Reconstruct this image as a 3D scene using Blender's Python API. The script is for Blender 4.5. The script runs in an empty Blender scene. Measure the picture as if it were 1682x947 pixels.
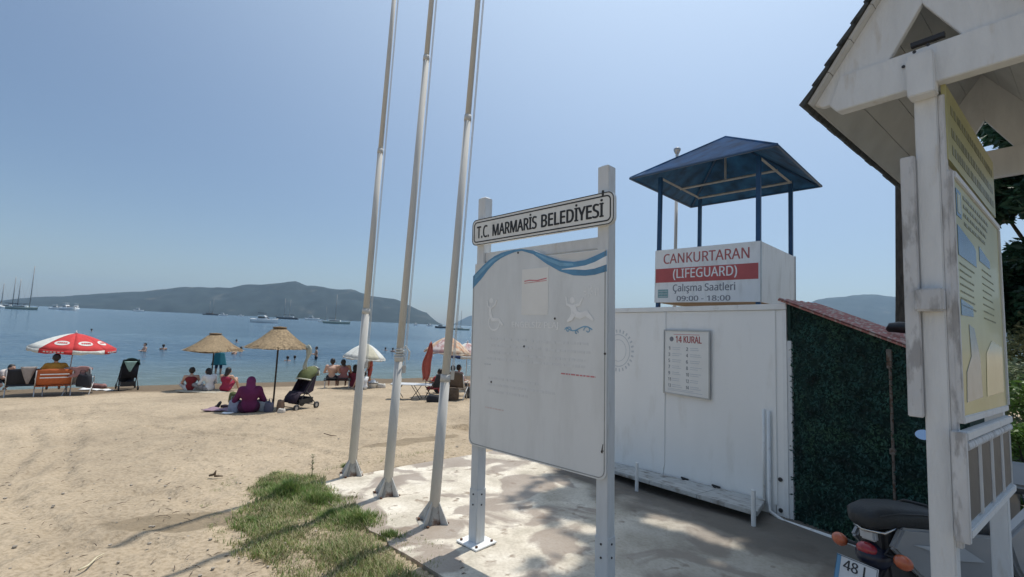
import bpy, bmesh, math, random
from mathutils import Matrix, Vector, noise
rnd = random.Random(7)
PI = math.pi
SC = bpy.context.scene
COL = SC.collection

# ------------------------------------------------------------------ camera
F = 760.0; CX, CY = 841.0, 473.5; EYE = 1.70
HM, HB = .047, 498.5                       # the sea horizon in the photograph
roll = math.atan(HM)
pitch = math.atan(((HB + HM*CX) - CY)*math.cos(roll)/F)
FW = Vector((0, math.cos(pitch), math.sin(pitch)))
U0 = Vector((1, 0, 0)).cross(FW)
RT = Vector((1, 0, 0))*math.cos(roll) + U0*math.sin(roll)
UP = -Vector((1, 0, 0))*math.sin(roll) + U0*math.cos(roll)
cam_d = bpy.data.cameras.new('camera'); cam = bpy.data.objects.new('camera', cam_d); COL.objects.link(cam)
cm = Matrix((RT, UP, -FW)).transposed().to_4x4(); cm.translation = (0, 0, EYE)
cam.matrix_world = cm
cam_d.sensor_width = 36; cam_d.lens = 36*F/1682; cam_d.clip_end = 60000; cam_d.clip_start = .05
SC.camera = cam

# ------------------------------------------------------------------ light
SUN_EL = math.radians(70.0); SUN_AZ = math.atan2(.56, .83)     # in front of the camera, to the right
W = bpy.data.worlds.new('World'); SC.world = W; W.use_nodes = True
nt = W.node_tree; bg = nt.nodes['Background']
sky = nt.nodes.new('ShaderNodeTexSky'); sky.sky_type = 'NISHITA'; sky.sun_disc = False
sky.sun_elevation = SUN_EL; sky.sun_rotation = SUN_AZ
sky.air_density = 1.0; sky.dust_density = .8; sky.ozone_density = 2.5; sky.altitude = 0
nt.links.new(sky.outputs[0], bg.inputs[0]); bg.inputs[1].default_value = .084
# the pale hazy glow of the sky round the sun
sv = Vector((math.sin(SUN_AZ)*math.cos(SUN_EL), math.cos(SUN_AZ)*math.cos(SUN_EL), math.sin(SUN_EL)))
tcw = nt.nodes.new('ShaderNodeTexCoord'); dp = nt.nodes.new('ShaderNodeVectorMath'); dp.operation = 'DOT_PRODUCT'
dp.inputs[1].default_value = sv; nt.links.new(tcw.outputs['Generated'], dp.inputs[0])
ms_ = nt.nodes.new('ShaderNodeMath'); ms_.operation = 'SUBTRACT'; ms_.inputs[1].default_value = .15; nt.links.new(dp.outputs['Value'], ms_.inputs[0])
mm = nt.nodes.new('ShaderNodeMath'); mm.operation = 'MAXIMUM'; mm.inputs[1].default_value = 0; nt.links.new(ms_.outputs[0], mm.inputs[0])
mp_ = nt.nodes.new('ShaderNodeMath'); mp_.operation = 'POWER'; mp_.inputs[1].default_value = 2; nt.links.new(mm.outputs[0], mp_.inputs[0])
mk_ = nt.nodes.new('ShaderNodeMath'); mk_.operation = 'MULTIPLY'; mk_.inputs[1].default_value = .86; nt.links.new(mp_.outputs[0], mk_.inputs[0])
bg2 = nt.nodes.new('ShaderNodeBackground'); bg2.inputs[0].default_value = (.80, .94, 1, 1); nt.links.new(mk_.outputs[0], bg2.inputs[1])
ads = nt.nodes.new('ShaderNodeAddShader'); nt.links.new(bg.outputs[0], ads.inputs[0]); nt.links.new(bg2.outputs[0], ads.inputs[1])
nt.links.new(ads.outputs[0], nt.nodes['World Output'].inputs[0])
sl = bpy.data.lights.new('sun', 'SUN'); sl.energy = 3.2; sl.angle = math.radians(.5); sl.color = (1, .95, .86)
sun = bpy.data.objects.new('sun', sl); COL.objects.link(sun)
sun.rotation_euler = sv.to_track_quat('Z', 'Y').to_euler(); sun.location = (0, 0, 30)
SC.view_settings.view_transform = 'Standard'; SC.view_settings.look = 'None'
SC.view_settings.exposure = .24; SC.view_settings.gamma = 1
SC.cycles.max_bounces = 8; SC.cycles.volume_bounces = 0

# ------------------------------------------------------------------ terrain
SEA = -1.30
def zt(x, y):
    s = -.6*x + .8*y
    # a shallow washed-out gutter along the foot of the hut
    g = 0
    u = -((x-2.746)*.535+(y-4.585)*-.845); v = -(x-2.746)*.845-(y-4.585)*.535
    if 0 < u < 6 and -.6 < v < 1.1:
        g = -.105*min(1, u/1.3)*(1 if v < .45 else max(0, 1-(v-.45)/.65)**1.5 if v < 1.1 else 0)
    if s < 2.5: return g
    if s < 6: return -.04*(s-2.5)+g
    z = -.14+g - .065*(s-6)
    return max(z, -5.0)
def ray(px, py):
    d = FW + RT*((px-CX)/F) - UP*((py-CY)/F)
    return d/d.y
def at(px, py, D):                        # the point seen at a pixel of the photograph, D metres away
    return Vector((0, 0, EYE)) + ray(px, py)*D
def gp(px, py):                           # the same on the ground
    d = ray(px, py); t = .5; st = .02
    while t < 80:
        p = Vector((0, 0, EYE)) + d*t
        if p.z <= zt(p.x, p.y): break
        t += st
    return Vector((p.x, p.y, zt(p.x, p.y)))

# ------------------------------------------------------------------ materials
MATS = {}
def pm(name, col, rough=.6, var=.12, scale=12, bump=0., bscale=None, metal=0., spec=.5, detail=4,
       col2=None, mask_scale=2., mask_lo=.5, mask_hi=.6, stretch=None, coat=0, trans=0):
    """principled material: base colour broken by noise, an optional second colour in patches (dirt, wear)"""
    if name in MATS: return MATS[name]
    m = bpy.data.materials.new(name); m.use_nodes = True; t = m.node_tree; N = t.nodes; L = t.links
    b = N['Principled BSDF']; b.inputs['Roughness'].default_value = rough; b.inputs['Metallic'].default_value = metal
    b.inputs['Specular IOR Level'].default_value = spec; b.inputs['Coat Weight'].default_value = coat
    tc = N.new('ShaderNodeTexCoord'); src = tc.outputs['Object']
    if stretch:
        mp = N.new('ShaderNodeMapping'); mp.inputs['Scale'].default_value = stretch; L.new(src, mp.inputs[0]); src = mp.outputs[0]
    n = N.new('ShaderNodeTexNoise'); n.inputs['Scale'].default_value = scale; n.inputs['Detail'].default_value = detail
    L.new(src, n.inputs['Vector'])
    r = N.new('ShaderNodeValToRGB'); e = r.color_ramp.elements
    e[0].position = .3; e[1].position = .7
    e[0].color = tuple(min(1, c*(1-var)) for c in col)+(1,); e[1].color = tuple(min(1, c*(1+var)) for c in col)+(1,)
    L.new(n.outputs[0], r.inputs[0]); out = r.outputs[0]
    if col2:
        n2 = N.new('ShaderNodeTexNoise'); n2.inputs['Scale'].default_value = mask_scale; n2.inputs['Detail'].default_value = 8
        n2.inputs['Roughness'].default_value = .6; L.new(src, n2.inputs['Vector'])
        r2 = N.new('ShaderNodeValToRGB'); r2.color_ramp.elements[0].position = mask_lo; r2.color_ramp.elements[1].position = mask_hi
        L.new(n2.outputs[0], r2.inputs[0])
        mx = N.new('ShaderNodeMixRGB'); mx.inputs[2].default_value = tuple(col2)+(1,)
        L.new(r2.outputs[0], mx.inputs[0]); L.new(out, mx.inputs[1]); out = mx.outputs[0]
    L.new(out, b.inputs['Base Color'])
    if bump:
        n3 = N.new('ShaderNodeTexNoise'); n3.inputs['Scale'].default_value = bscale or scale*3; n3.inputs['Detail'].default_value = 6
        L.new(src, n3.inputs['Vector'])
        bp = N.new('ShaderNodeBump'); bp.inputs['Strength'].default_value = bump; bp.inputs['Distance'].default_value = .02
        L.new(n3.outputs[0], bp.inputs['Height']); L.new(bp.outputs[0], b.inputs['Normal'])
    if trans:
        ad = N.new('ShaderNodeMixShader'); tr = N.new('ShaderNodeBsdfTranslucent'); L.new(out, tr.inputs[0])
        ad.inputs[0].default_value = trans; L.new(b.outputs[0], ad.inputs[1]); L.new(tr.outputs[0], ad.inputs[2])
        L.new(ad.outputs[0], N['Material Output'].inputs[0])
    MATS[name] = m
    return m

WHITE = pm('white_paint', (.80, .81, .80), .5, .05, 6, .15, 30, col2=(.40, .36, .29), mask_scale=5, mask_lo=.60, mask_hi=.80)
WOODW = pm('painted_wood', (.64, .66, .67), .6, .05, 9, .2, 40, col2=(.50, .47, .42), mask_scale=6, mask_lo=.60, mask_hi=.80, stretch=(3, 3, .6))
WORN = pm('worn_white_wood', (.55, .56, .57), .65, .1, 9, .35, 40, col2=(.34, .34, .345), mask_scale=14, mask_lo=.5, mask_hi=.62, stretch=(2, 2, .5))
CABW = pm('cabin_panel_paint', (.87, .875, .86), .45, .035, 1.2, .08, 14, col2=(.72, .71, .665), mask_scale=3.2, mask_lo=.55, mask_hi=.85, stretch=(1.4, 1.4, .45))
POLEW = pm('flagpole_paint', (.56, .55, .52), .75, .06, 5, .08, 30, col2=(.40, .34, .26), mask_scale=4, mask_lo=.58, mask_hi=.8, stretch=(2, 2, .5))
DARK = pm('dark_metal', (.03, .03, .032), .5)
RUST = pm('rust', (.12, .06, .035), .8, .3, 30, .3)
BLACK = pm('black_print', (.022, .022, .024), .55, .2, 40)
SIGNF = pm('sign_face', (.74, .76, .765), .28, .03, 2.5, .02, 10, col2=(.64, .655, .655), mask_scale=3.0, mask_lo=.45, mask_hi=.7, stretch=(1.6, 1.6, .4))
SIGNB = pm('sign_backing', (.70, .69, .66), .5, .05, 5)
BLUEP = pm('blue_print', (.11, .28, .46), .35, .18, 9)
BLUEP2 = pm('light_blue_print', (.20, .40, .57), .35, .2, 9)
FADEW = pm('faded_white_print', (.84, .85, .85), .4, .05, 20)
FADEG = pm('faded_grey_print', (.60, .63, .65), .4, .05, 20)
PAPER = pm('paper', (.80, .80, .775), .7, .03, 6, .1, 14)
FADER = pm('faded_red_print', (.60, .22, .24), .5, .15, 30)
REDP = pm('red_print', (.48, .10, .10), .45, .08, 6)
REDT = pm('red_lettering', (.42, .11, .11), .45, .12, 20)
GREYT = pm('grey_lettering', (.20, .21, .24), .5, .15, 20)
BLUESTEEL = pm('blue_painted_steel', (.015, .07, .17), .42, .15, 4, .06, 20)
BLUEROOF = pm('blue_roof_sheet', (.018, .100, .24), .55, .5, 3.5, .15, 12, stretch=(1, 1, 1), spec=.2)
BLUEUND = pm('blue_roof_underside', (.06, .16, .32), .55, .1, 5)
ROOFD = pm('dark_shingle', (.05, .055, .055), .8, .4, 30, .6, 60)
SOFF = pm('soffit_board', (.52, .53, .52), .7, .08, 6, .2, 20)
CABG = pm('galvanised', (.45, .46, .47), .35, .08, 12, metal=.6)
SKIN = pm('skin_tan', (.42, .24, .16), .55, .06, 20)
SKIN2 = pm('skin_light', (.55, .34, .25), .55, .06, 20)
HAIR = pm('dark_hair', (.018, .014, .012), .5, .2, 40, .3)
def cloth(name, c, var=.12): return pm('cloth_'+name, c, .85, var, 14, .2, 30)

# ------------------------------------------------------------------ mesh helpers
class MB:
    def __init__(s): s.v = []; s.f = []
    def add(s, vs, fs, M=None):
        k = len(s.v)
        s.v += [tuple(M @ Vector(v)) if M else tuple(v) for v in vs]
        s.f += [tuple(k+i for i in f) for f in fs]
        return s
    def box(s, x0, x1, y0, y1, z0, z1, M=None):
        vs = [(x, y, z) for z in (z0, z1) for y in (y0, y1) for x in (x0, x1)]
        return s.add(vs, [(0, 2, 3, 1), (4, 5, 7, 6), (0, 1, 5, 4), (2, 6, 7, 3), (0, 4, 6, 2), (1, 3, 7, 5)], M)
    def prism(s, poly, c0, c1, plane='XZ', M=None):
        n = len(poly)
        def P(a, b, c): return {'XZ': (a, c, b), 'YZ': (c, a, b), 'XY': (a, b, c)}[plane]
        vs = [P(a, b, c0) for a, b in poly] + [P(a, b, c1) for a, b in poly]
        fs = [tuple(range(n)), tuple(range(2*n-1, n-1, -1))] + [(i, i+n, (i+1) % n+n, (i+1) % n) for i in range(n)]
        return s.add(vs, fs, M)
    def tube(s, pts, rs, n=10, cap=True, M=None, squash=1):
        pts = [Vector(p) for p in pts]
        if not hasattr(rs, '__len__'): rs = [rs]*len(pts)
        k = len(s.v); up = None
        for i, p in enumerate(pts):
            d = (pts[min(i+1, len(pts)-1)] - pts[max(i-1, 0)])
            d = d.normalized() if d.length > 1e-9 else Vector((0, 0, 1))
            if up is None: up = Vector((0, 0, 1)) if abs(d.z) < .9 else Vector((1, 0, 0))
            a = d.cross(up).normalized(); b = a.cross(d); up = b
            for j in range(n):
                t = 2*PI*j/n
                q = p + a*math.cos(t)*rs[i] + b*math.sin(t)*rs[i]*squash
                s.v.append(tuple(M @ q if M else q))
        for i in range(len(pts)-1):
            for j in range(n):
                a0 = k+i*n+j; a1 = k+i*n+(j+1) % n
                s.f.append((a0, a1, a1+n, a0+n))
        if cap:
            s.f.append(tuple(k+j for j in range(n))[::-1]); e = k+(len(pts)-1)*n
            s.f.append(tuple(e+j for j in range(n)))
        return s
    def lathe(s, prof, n=20, M=None, ang=(0, 2*PI), sx=1, sy=1):
        k = len(s.v); full = abs(ang[1]-ang[0]-2*PI) < 1e-6; m = n if full else n+1
        for r, z in prof:
            for j in range(m):
                t = ang[0]+(ang[1]-ang[0])*j/n
                q = Vector((r*math.cos(t)*sx, r*math.sin(t)*sy, z)); s.v.append(tuple(M @ q if M else q))
        for i in range(len(prof)-1):
            for j in range(n):
                j2 = (j+1) % m if full else j+1
                s.f.append((k+i*m+j, k+i*m+j2, k+(i+1)*m+j2, k+(i+1)*m+j))
        return s
    def sphere(s, c, r, n=12, M=None, sx=1, sy=1, sz=1):
        c = Vector(c); k = len(s.v); m = n//2
        for i in range(m+1):
            th = PI*i/m
            for j in range(n):
                t = 2*PI*j/n
                q = c+Vector((r*sx*math.sin(th)*math.cos(t), r*sy*math.sin(th)*math.sin(t), r*sz*math.cos(th)))
                s.v.append(tuple(M @ q if M else q))
        for i in range(m):
            for j in range(n):
                s.f.append((k+i*n+j, k+(i+1)*n+j, k+(i+1)*n+(j+1) % n, k+i*n+(j+1) % n))
        return s
    def build(s, name, mat, parent=None, smooth=False, bevel=0, label=None, kind=None, weld=False):
        me = bpy.data.meshes.new(name); me.from_pydata(s.v, [], s.f); me.validate(); me.update()
        bm = bmesh.new(); bm.from_mesh(me)
        if weld: bmesh.ops.remove_doubles(bm, verts=bm.verts, dist=1e-5)
        bmesh.ops.recalc_face_normals(bm, faces=bm.faces)
        if bevel: bmesh.ops.bevel(bm, geom=list(bm.edges), offset=bevel, segments=2, affect='EDGES', clamp_overlap=True)
        bm.to_mesh(me); bm.free()
        if smooth:
            for p in me.polygons: p.use_smooth = True
        if mat: me.materials.append(mat)
        o = bpy.data.objects.new(name, me); COL.objects.link(o)
        if parent: o.parent = parent
        if label: o['label'] = label
        if kind: o['kind'] = kind
        return o
def tag(o, label=None, cat=None, group=None, kind=None):
    if label: o['label'] = label
    if cat: o['category'] = cat
    if group: o['group'] = group
    if kind: o['kind'] = kind
    return o
def thing(name, loc, label, cat, yaw=0, group=None, lean=0, tilt=0, scale=1):
    o = bpy.data.objects.new(name, None); COL.objects.link(o)
    o.empty_display_size = .2
    o.matrix_world = Matrix.Translation(loc) @ Matrix.Rotation(yaw, 4, 'Z') @ Matrix.Rotation(lean, 4, 'Y') @ Matrix.Rotation(-tilt, 4, 'X') @ Matrix.Scale(scale, 4)
    return tag(o, label, cat, group)
def mesh_child(name, me, mat, parent):
    o = bpy.data.objects.new(name, me); COL.objects.link(o); o.parent = parent
    if mat: me.materials.clear(); me.materials.append(mat)
    return o
FONT = None
try:      # the plain sans serif that ships with Blender, else the built-in face
    import os
    fp_ = os.path.join(bpy.utils.system_resource('DATAFILES'), 'fonts', 'NotoSansHebrew-Regular.woff2')
    if os.path.exists(fp_): FONT = bpy.data.fonts.load(fp_)
except Exception: FONT = None
def text(s, x0, x1, z0, z1, y, mat, parent, name='lettering', bold=.02, plane='XZ', face=-1, ext=.0012):
    """lettering fitted into a box of the thing's local plane"""
    cu = bpy.data.curves.new('t', 'FONT'); cu.body = s; cu.resolution_u = 2; cu.extrude = 0
    if FONT: cu.font = FONT
    o = bpy.data.objects.new('t', cu); COL.objects.link(o)
    dg = bpy.context.evaluated_depsgraph_get(); me = bpy.data.meshes.new_from_object(o.evaluated_get(dg))
    COL.objects.unlink(o); bpy.data.objects.remove(o)
    xs = [v.co.x for v in me.vertices]; ys = [v.co.y for v in me.vertices]
    if not xs: return None
    a, b, c, d = min(xs), max(xs), min(ys), max(ys)
    # a heavier stroke: the outline struck several times, a hair apart
    bm = bmesh.new(); hgt = d-c; bb = bold*1.15*(d-c)/.73
    for q, (dx, dy) in enumerate(((0, 0), (-bb, 0), (bb, 0), (-bb*.5, bb*.35), (bb*.5, -bb*.35))):
        if bold == 0 and q: break
        k0 = len(bm.verts); bm.from_mesh(me); bm.verts.ensure_lookup_table()
        fs = [f for f in bm.faces if f.verts[0].index >= 0 and not f.tag]
        vs_ = [v for v in bm.verts if not v.tag]
        g = bmesh.ops.extrude_face_region(bm, geom=fs)
        new = set(v for v in g['geom'] if isinstance(v, bmesh.types.BMVert))
        for v in [v for v in bm.verts if not v.tag]:
            u = x0+(v.co.x+dx-a+bb)/(b-a+2*bb)*(x1-x0); w = z0+(v.co.y+dy-c)/(d-c)*(z1-z0); h = y+(face*(ext+q*.00012) if v in new else 0)
            v.co = (u, h, w) if plane == 'XZ' else (h, u, w); v.tag = True
        for f in bm.faces: f.tag = True
    bmesh.ops.recalc_face_normals(bm, faces=bm.faces)
    bm.to_mesh(me); bm.free(); me.name = name
    return mesh_child(name, me, mat, parent)
def ribbon(pts, w, y, mat, parent, name, ext=.0012, face=-1):
    """flat printed stroke in the local XZ plane; w a width or a list"""
    b = MB(); n = len(pts)
    if not hasattr(w, '__len__'): w = [w]*n
    L_, R_ = [], []
    for i in range(n):
        p0 = Vector(pts[max(i-1, 0)]); p1 = Vector(pts[min(i+1, n-1)]); d = (p1-p0).normalized(); nn = Vector((-d.y, d.x))
        c = Vector(pts[i]); L_.append(c+nn*w[i]/2); R_.append(c-nn*w[i]/2)
    for i in range(n-1):
        b.prism([tuple(L_[i]), tuple(L_[i+1]), tuple(R_[i+1]), tuple(R_[i])], y, y+face*ext)
    return b.build(name, mat, parent)

# ------------------------------------------------------------------ the setting: sand, sea, hills
def axis(lo, hi, dlo, dhi, step, growth=1.28):
    a = []; v = dlo
    while v <= dhi: a.append(v); v += step
    st = step; v = dhi
    while v < hi: st *= growth; v += st; a.append(v)
    st = step; v = dlo
    while v > lo: st *= growth; v -= st; a.insert(0, v)
    return a
SLAB = [(-2.16, 5.18), (-1.88, 4.83), (-1.62, 4.60), (-1.5, 4.40), (-1.22, 4.22), (-1.1, 4.04), (-.92, 3.90), (-.86, 3.76), (-.7, 3.62), (-.35, 3.27), (1.5, 1.44), (3, -.1), (4, -3),
        (10, -3), (10, 6.5), (5.6, 12.2), (-.42, 6.76), (-.74, 6.51), (-1.2, 6.12), (-1.70, 5.64)]
def inside(x, y, P):
    c = False; n = len(P)
    for i in range(n):
        x1, y1 = P[i]; x2, y2 = P[i-1]
        if (y1 > y) != (y2 > y) and x < (x2-x1)*(y-y1)/(y2-y1)+x1: c = not c
    return c
TRK = []
for pl in ([(168, 650), (128, 690), (104, 712), (118, 735), (70, 765), (22, 798), (14, 822), (50, 850), (110, 880)], [(92, 668), (120, 700), (128, 722), (108, 752), (104, 778), (116, 800)], [(45, 700), (60, 730), (20, 770), (-10, 800)],
           [(215, 806), (280, 812), (330, 830)], [(250, 700), (330, 712), (420, 716)], [(60, 930), (110, 905), (190, 890), (250, 900)], [(440, 720), (520, 740), (560, 748)]):
    pts = []
    for q in pl:
        p = gp(*q); pts.append((p.x, p.y))
    TRK.append(pts)
def track(x, y):
    # wheel and foot tracks curving over the sand, a few cm deep
    d = 9
    for pts in TRK:
        for (x1, y1), (x2, y2) in zip(pts, pts[1:]):
            if min(x1, x2)-.4 < x < max(x1, x2)+.4 and min(y1, y2)-.4 < y < max(y1, y2)+.4:
                dx, dy = x2-x1, y2-y1; t = max(0, min(1, ((x-x1)*dx+(y-y1)*dy)/(dx*dx+dy*dy+1e-9)))
                d = min(d, math.hypot(x-x1-dx*t, y-y1-dy*t))
    if d > .4: return 0
    return -.034*math.exp(-(d/.085)**2)+.016*math.exp(-((d-.17)/.07)**2)
def sand_sheet():
    xs = sorted(axis(-7000, 7000, -22, 4, .10)+[-8.05+.1*k for k in range(90)]); ys = sorted(axis(-120, 7000, 1.5, 26, .10)+[1.55+.1*k for k in range(90)])
    vs = []
    for y in ys:
        for x in xs:
            z = zt(x, y); s = -.6*x+.8*y
            near = -23 < x < 5 and 0 < y < 27
            if near:
                rough = 1 if s < 21 else .25
                z += rough*(.018*(noise.noise((x*.9, y*.9, 3)))+.011*noise.noise((x*3.1, y*3.1, 1))+.010*noise.noise((x*7, y*7, 5)))
                if s < 18: z += track(x, y)
                if -2.4 < x < 9 and inside(x, y, SLAB): z -= .07
            elif -2.4 < x < 10.5 and inside(x, y, SLAB): z -= .07
            if s > 30: z = min(z, -2.4)
            if x > 12 and y > 0 and s < 23: z += min(.4, (x-12)*.02)
            vs.append((x, y, z))
    n = len(xs); fs = [(j*n+i, j*n+i+1, (j+1)*n+i+1, (j+1)*n+i) for j in range(len(ys)-1) for i in range(n-1)]
    b = MB(); b.v = vs; b.f = fs
    m = bpy.data.materials.new('beach_sand'); m.use_nodes = True; t = m.node_tree; N = t.nodes; L = t.links
    B = N['Principled BSDF']; B.inputs['Roughness'].default_value = .95; B.inputs['Specular IOR Level'].default_value = .15
    tc = N.new('ShaderNodeTexCoord')
    def nz(scale, det=6, stretch=None):
        x = N.new('ShaderNodeTexNoise'); x.inputs['Scale'].default_value = scale; x.inputs['Detail'].default_value = det
        if stretch:
            mp = N.new('ShaderNodeMapping'); mp.inputs['Scale'].default_value = stretch; L.new(tc.outputs['Object'], mp.inputs[0]); L.new(mp.outputs[0], x.inputs['Vector'])
        else: L.new(tc.outputs['Object'], x.inputs['Vector'])
        return x.outputs[0]
    def ramp(src, stops):
        r = N.new('ShaderNodeValToRGB'); e = r.color_ramp.elements
        while len(e) < len(stops): e.new(.5)
        for i, (p, c) in enumerate(stops): e[i].position = p; e[i].color = tuple(c)+(1,)
        L.new(src, r.inputs[0]); return r.outputs[0]
    def mix(f, a, c, mode='MIX'):
        x = N.new('ShaderNodeMixRGB'); x.blend_type = mode
        if isinstance(f, float): x.inputs[0].default_value = f
        else: L.new(f, x.inputs[0])
        L.new(a, x.inputs[1])
        if isinstance(c, tuple): x.inputs[2].default_value = c+(1,)
        else: L.new(c, x.inputs[2])
        return x.outputs[0]
    base = ramp(nz(.55, 8), [(.3, (.33, .266, .192)), (.5, (.425, .343, .246)), (.72, (.49, .397, .287))])
    fine = ramp(nz(30, 8), [(.3, (.72, .70, .66)), (.55, (1, 1, 1)), (.75, (1.12, 1.1, 1.08))])
    c = mix(1.0, base, fine, 'MULTIPLY')
    litter = ramp(nz(11, 10), [(.66, (0, 0, 0)), (.74, (1, 1, 1))])
    c = mix(litter, c, (.20, .155, .10))
    # distance down the beach, for the wet band at the water and the damp stain near the grass
    sx = N.new('ShaderNodeSeparateXYZ'); L.new(tc.outputs['Object'], sx.inputs[0])
    def mth(op, a, b_=None):
        x = N.new('ShaderNodeMath'); x.operation = op
        for i, q in enumerate((a, b_)):
            if q is None: continue
            if isinstance(q, (int, float)): x.inputs[i].default_value = q
            else: L.new(q, x.inputs[i])
        return x.outputs[0]
    s_ = mth('ADD', mth('MULTIPLY', sx.outputs[0], -.6), mth('MULTIPLY', sx.outputs[1], .8))
    s_ = mth('ADD', s_, mth('MULTIPLY', nz(.35, 5), 2.2))
    wet = mth('MULTIPLY', mth('SUBTRACT', s_, 20.9), 1.2); wc = N.new('ShaderNodeClamp'); L.new(wet, wc.inputs[0])
    c = mix(wc.outputs[0], c, (.165, .125, .085))
    # damp stain
    def blob(cx, cy, rx, ry, th):
        a = mth('SUBTRACT', sx.outputs[0], cx); bb = mth('SUBTRACT', sx.outputs[1], cy)
        u = mth('ADD', mth('MULTIPLY', a, math.cos(th)), mth('MULTIPLY', bb, math.sin(th)))
        w = mth('SUBTRACT', mth('MULTIPLY', bb, math.cos(th)), mth('MULTIPLY', a, math.sin(th)))
        d = mth('ADD', mth('POWER', mth('DIVIDE', u, rx), 2), mth('POWER', mth('DIVIDE', w, ry), 2))
        d = mth('ADD', d, mth('MULTIPLY', mth('SUBTRACT', nz(2.2, 6), .5), 2.4))
        k = mth('MULTIPLY', mth('SUBTRACT', 1.0, d), 5); cl = N.new('ShaderNodeClamp'); L.new(k, cl.inputs[0]); return cl.outputs[0]
    q = gp(300, 858)
    c = mix(mth('MULTIPLY', blob(q.x, q.y, .62, .22, .25), .75), c, (.21, .165, .11))
    q = gp(690, 726)
    c = mix(mth('MULTIPLY', blob(q.x-.1, q.y+.1, .9, .25, .75), .7), c, (.21, .165, .11))
    L.new(c, B.inputs['Base Color'])
    bp = N.new('ShaderNodeBump'); bp.inputs['Strength'].default_value = .55; bp.inputs['Distance'].default_value = .02
    hh = mth('ADD', nz(14, 8), mth('MULTIPLY', nz(55, 4), .6)); L.new(hh, bp.inputs['Height'])
    vo = N.new('ShaderNodeTexVoronoi'); vo.inputs['Scale'].default_value = 3.6; vo.feature = 'SMOOTH_F1'; vo.inputs['Smoothness'].default_value = .35
    mpv = N.new('ShaderNodeMapping'); mpv.inputs['Scale'].default_value = (1, .6, 1); mpv.inputs['Rotation'].default_value = (0, 0, .5)
    L.new(tc.outputs['Object'], mpv.inputs[0]); L.new(mpv.outputs[0], vo.inputs['Vector'])
    b2 = N.new('ShaderNodeBump'); b2.inputs['Strength'].default_value = .65; b2.inputs['Distance'].default_value = .09
    L.new(mth('ADD', vo.outputs['Distance'], mth('MULTIPLY', nz(5, 5), 1.4)), b2.inputs['Height']); L.new(b2.outputs[0], bp.inputs['Normal']); L.new(bp.outputs[0], B.inputs['Normal'])
    return b.build('beach_sand', m, smooth=True, kind='structure')
sand_sheet()

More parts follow.
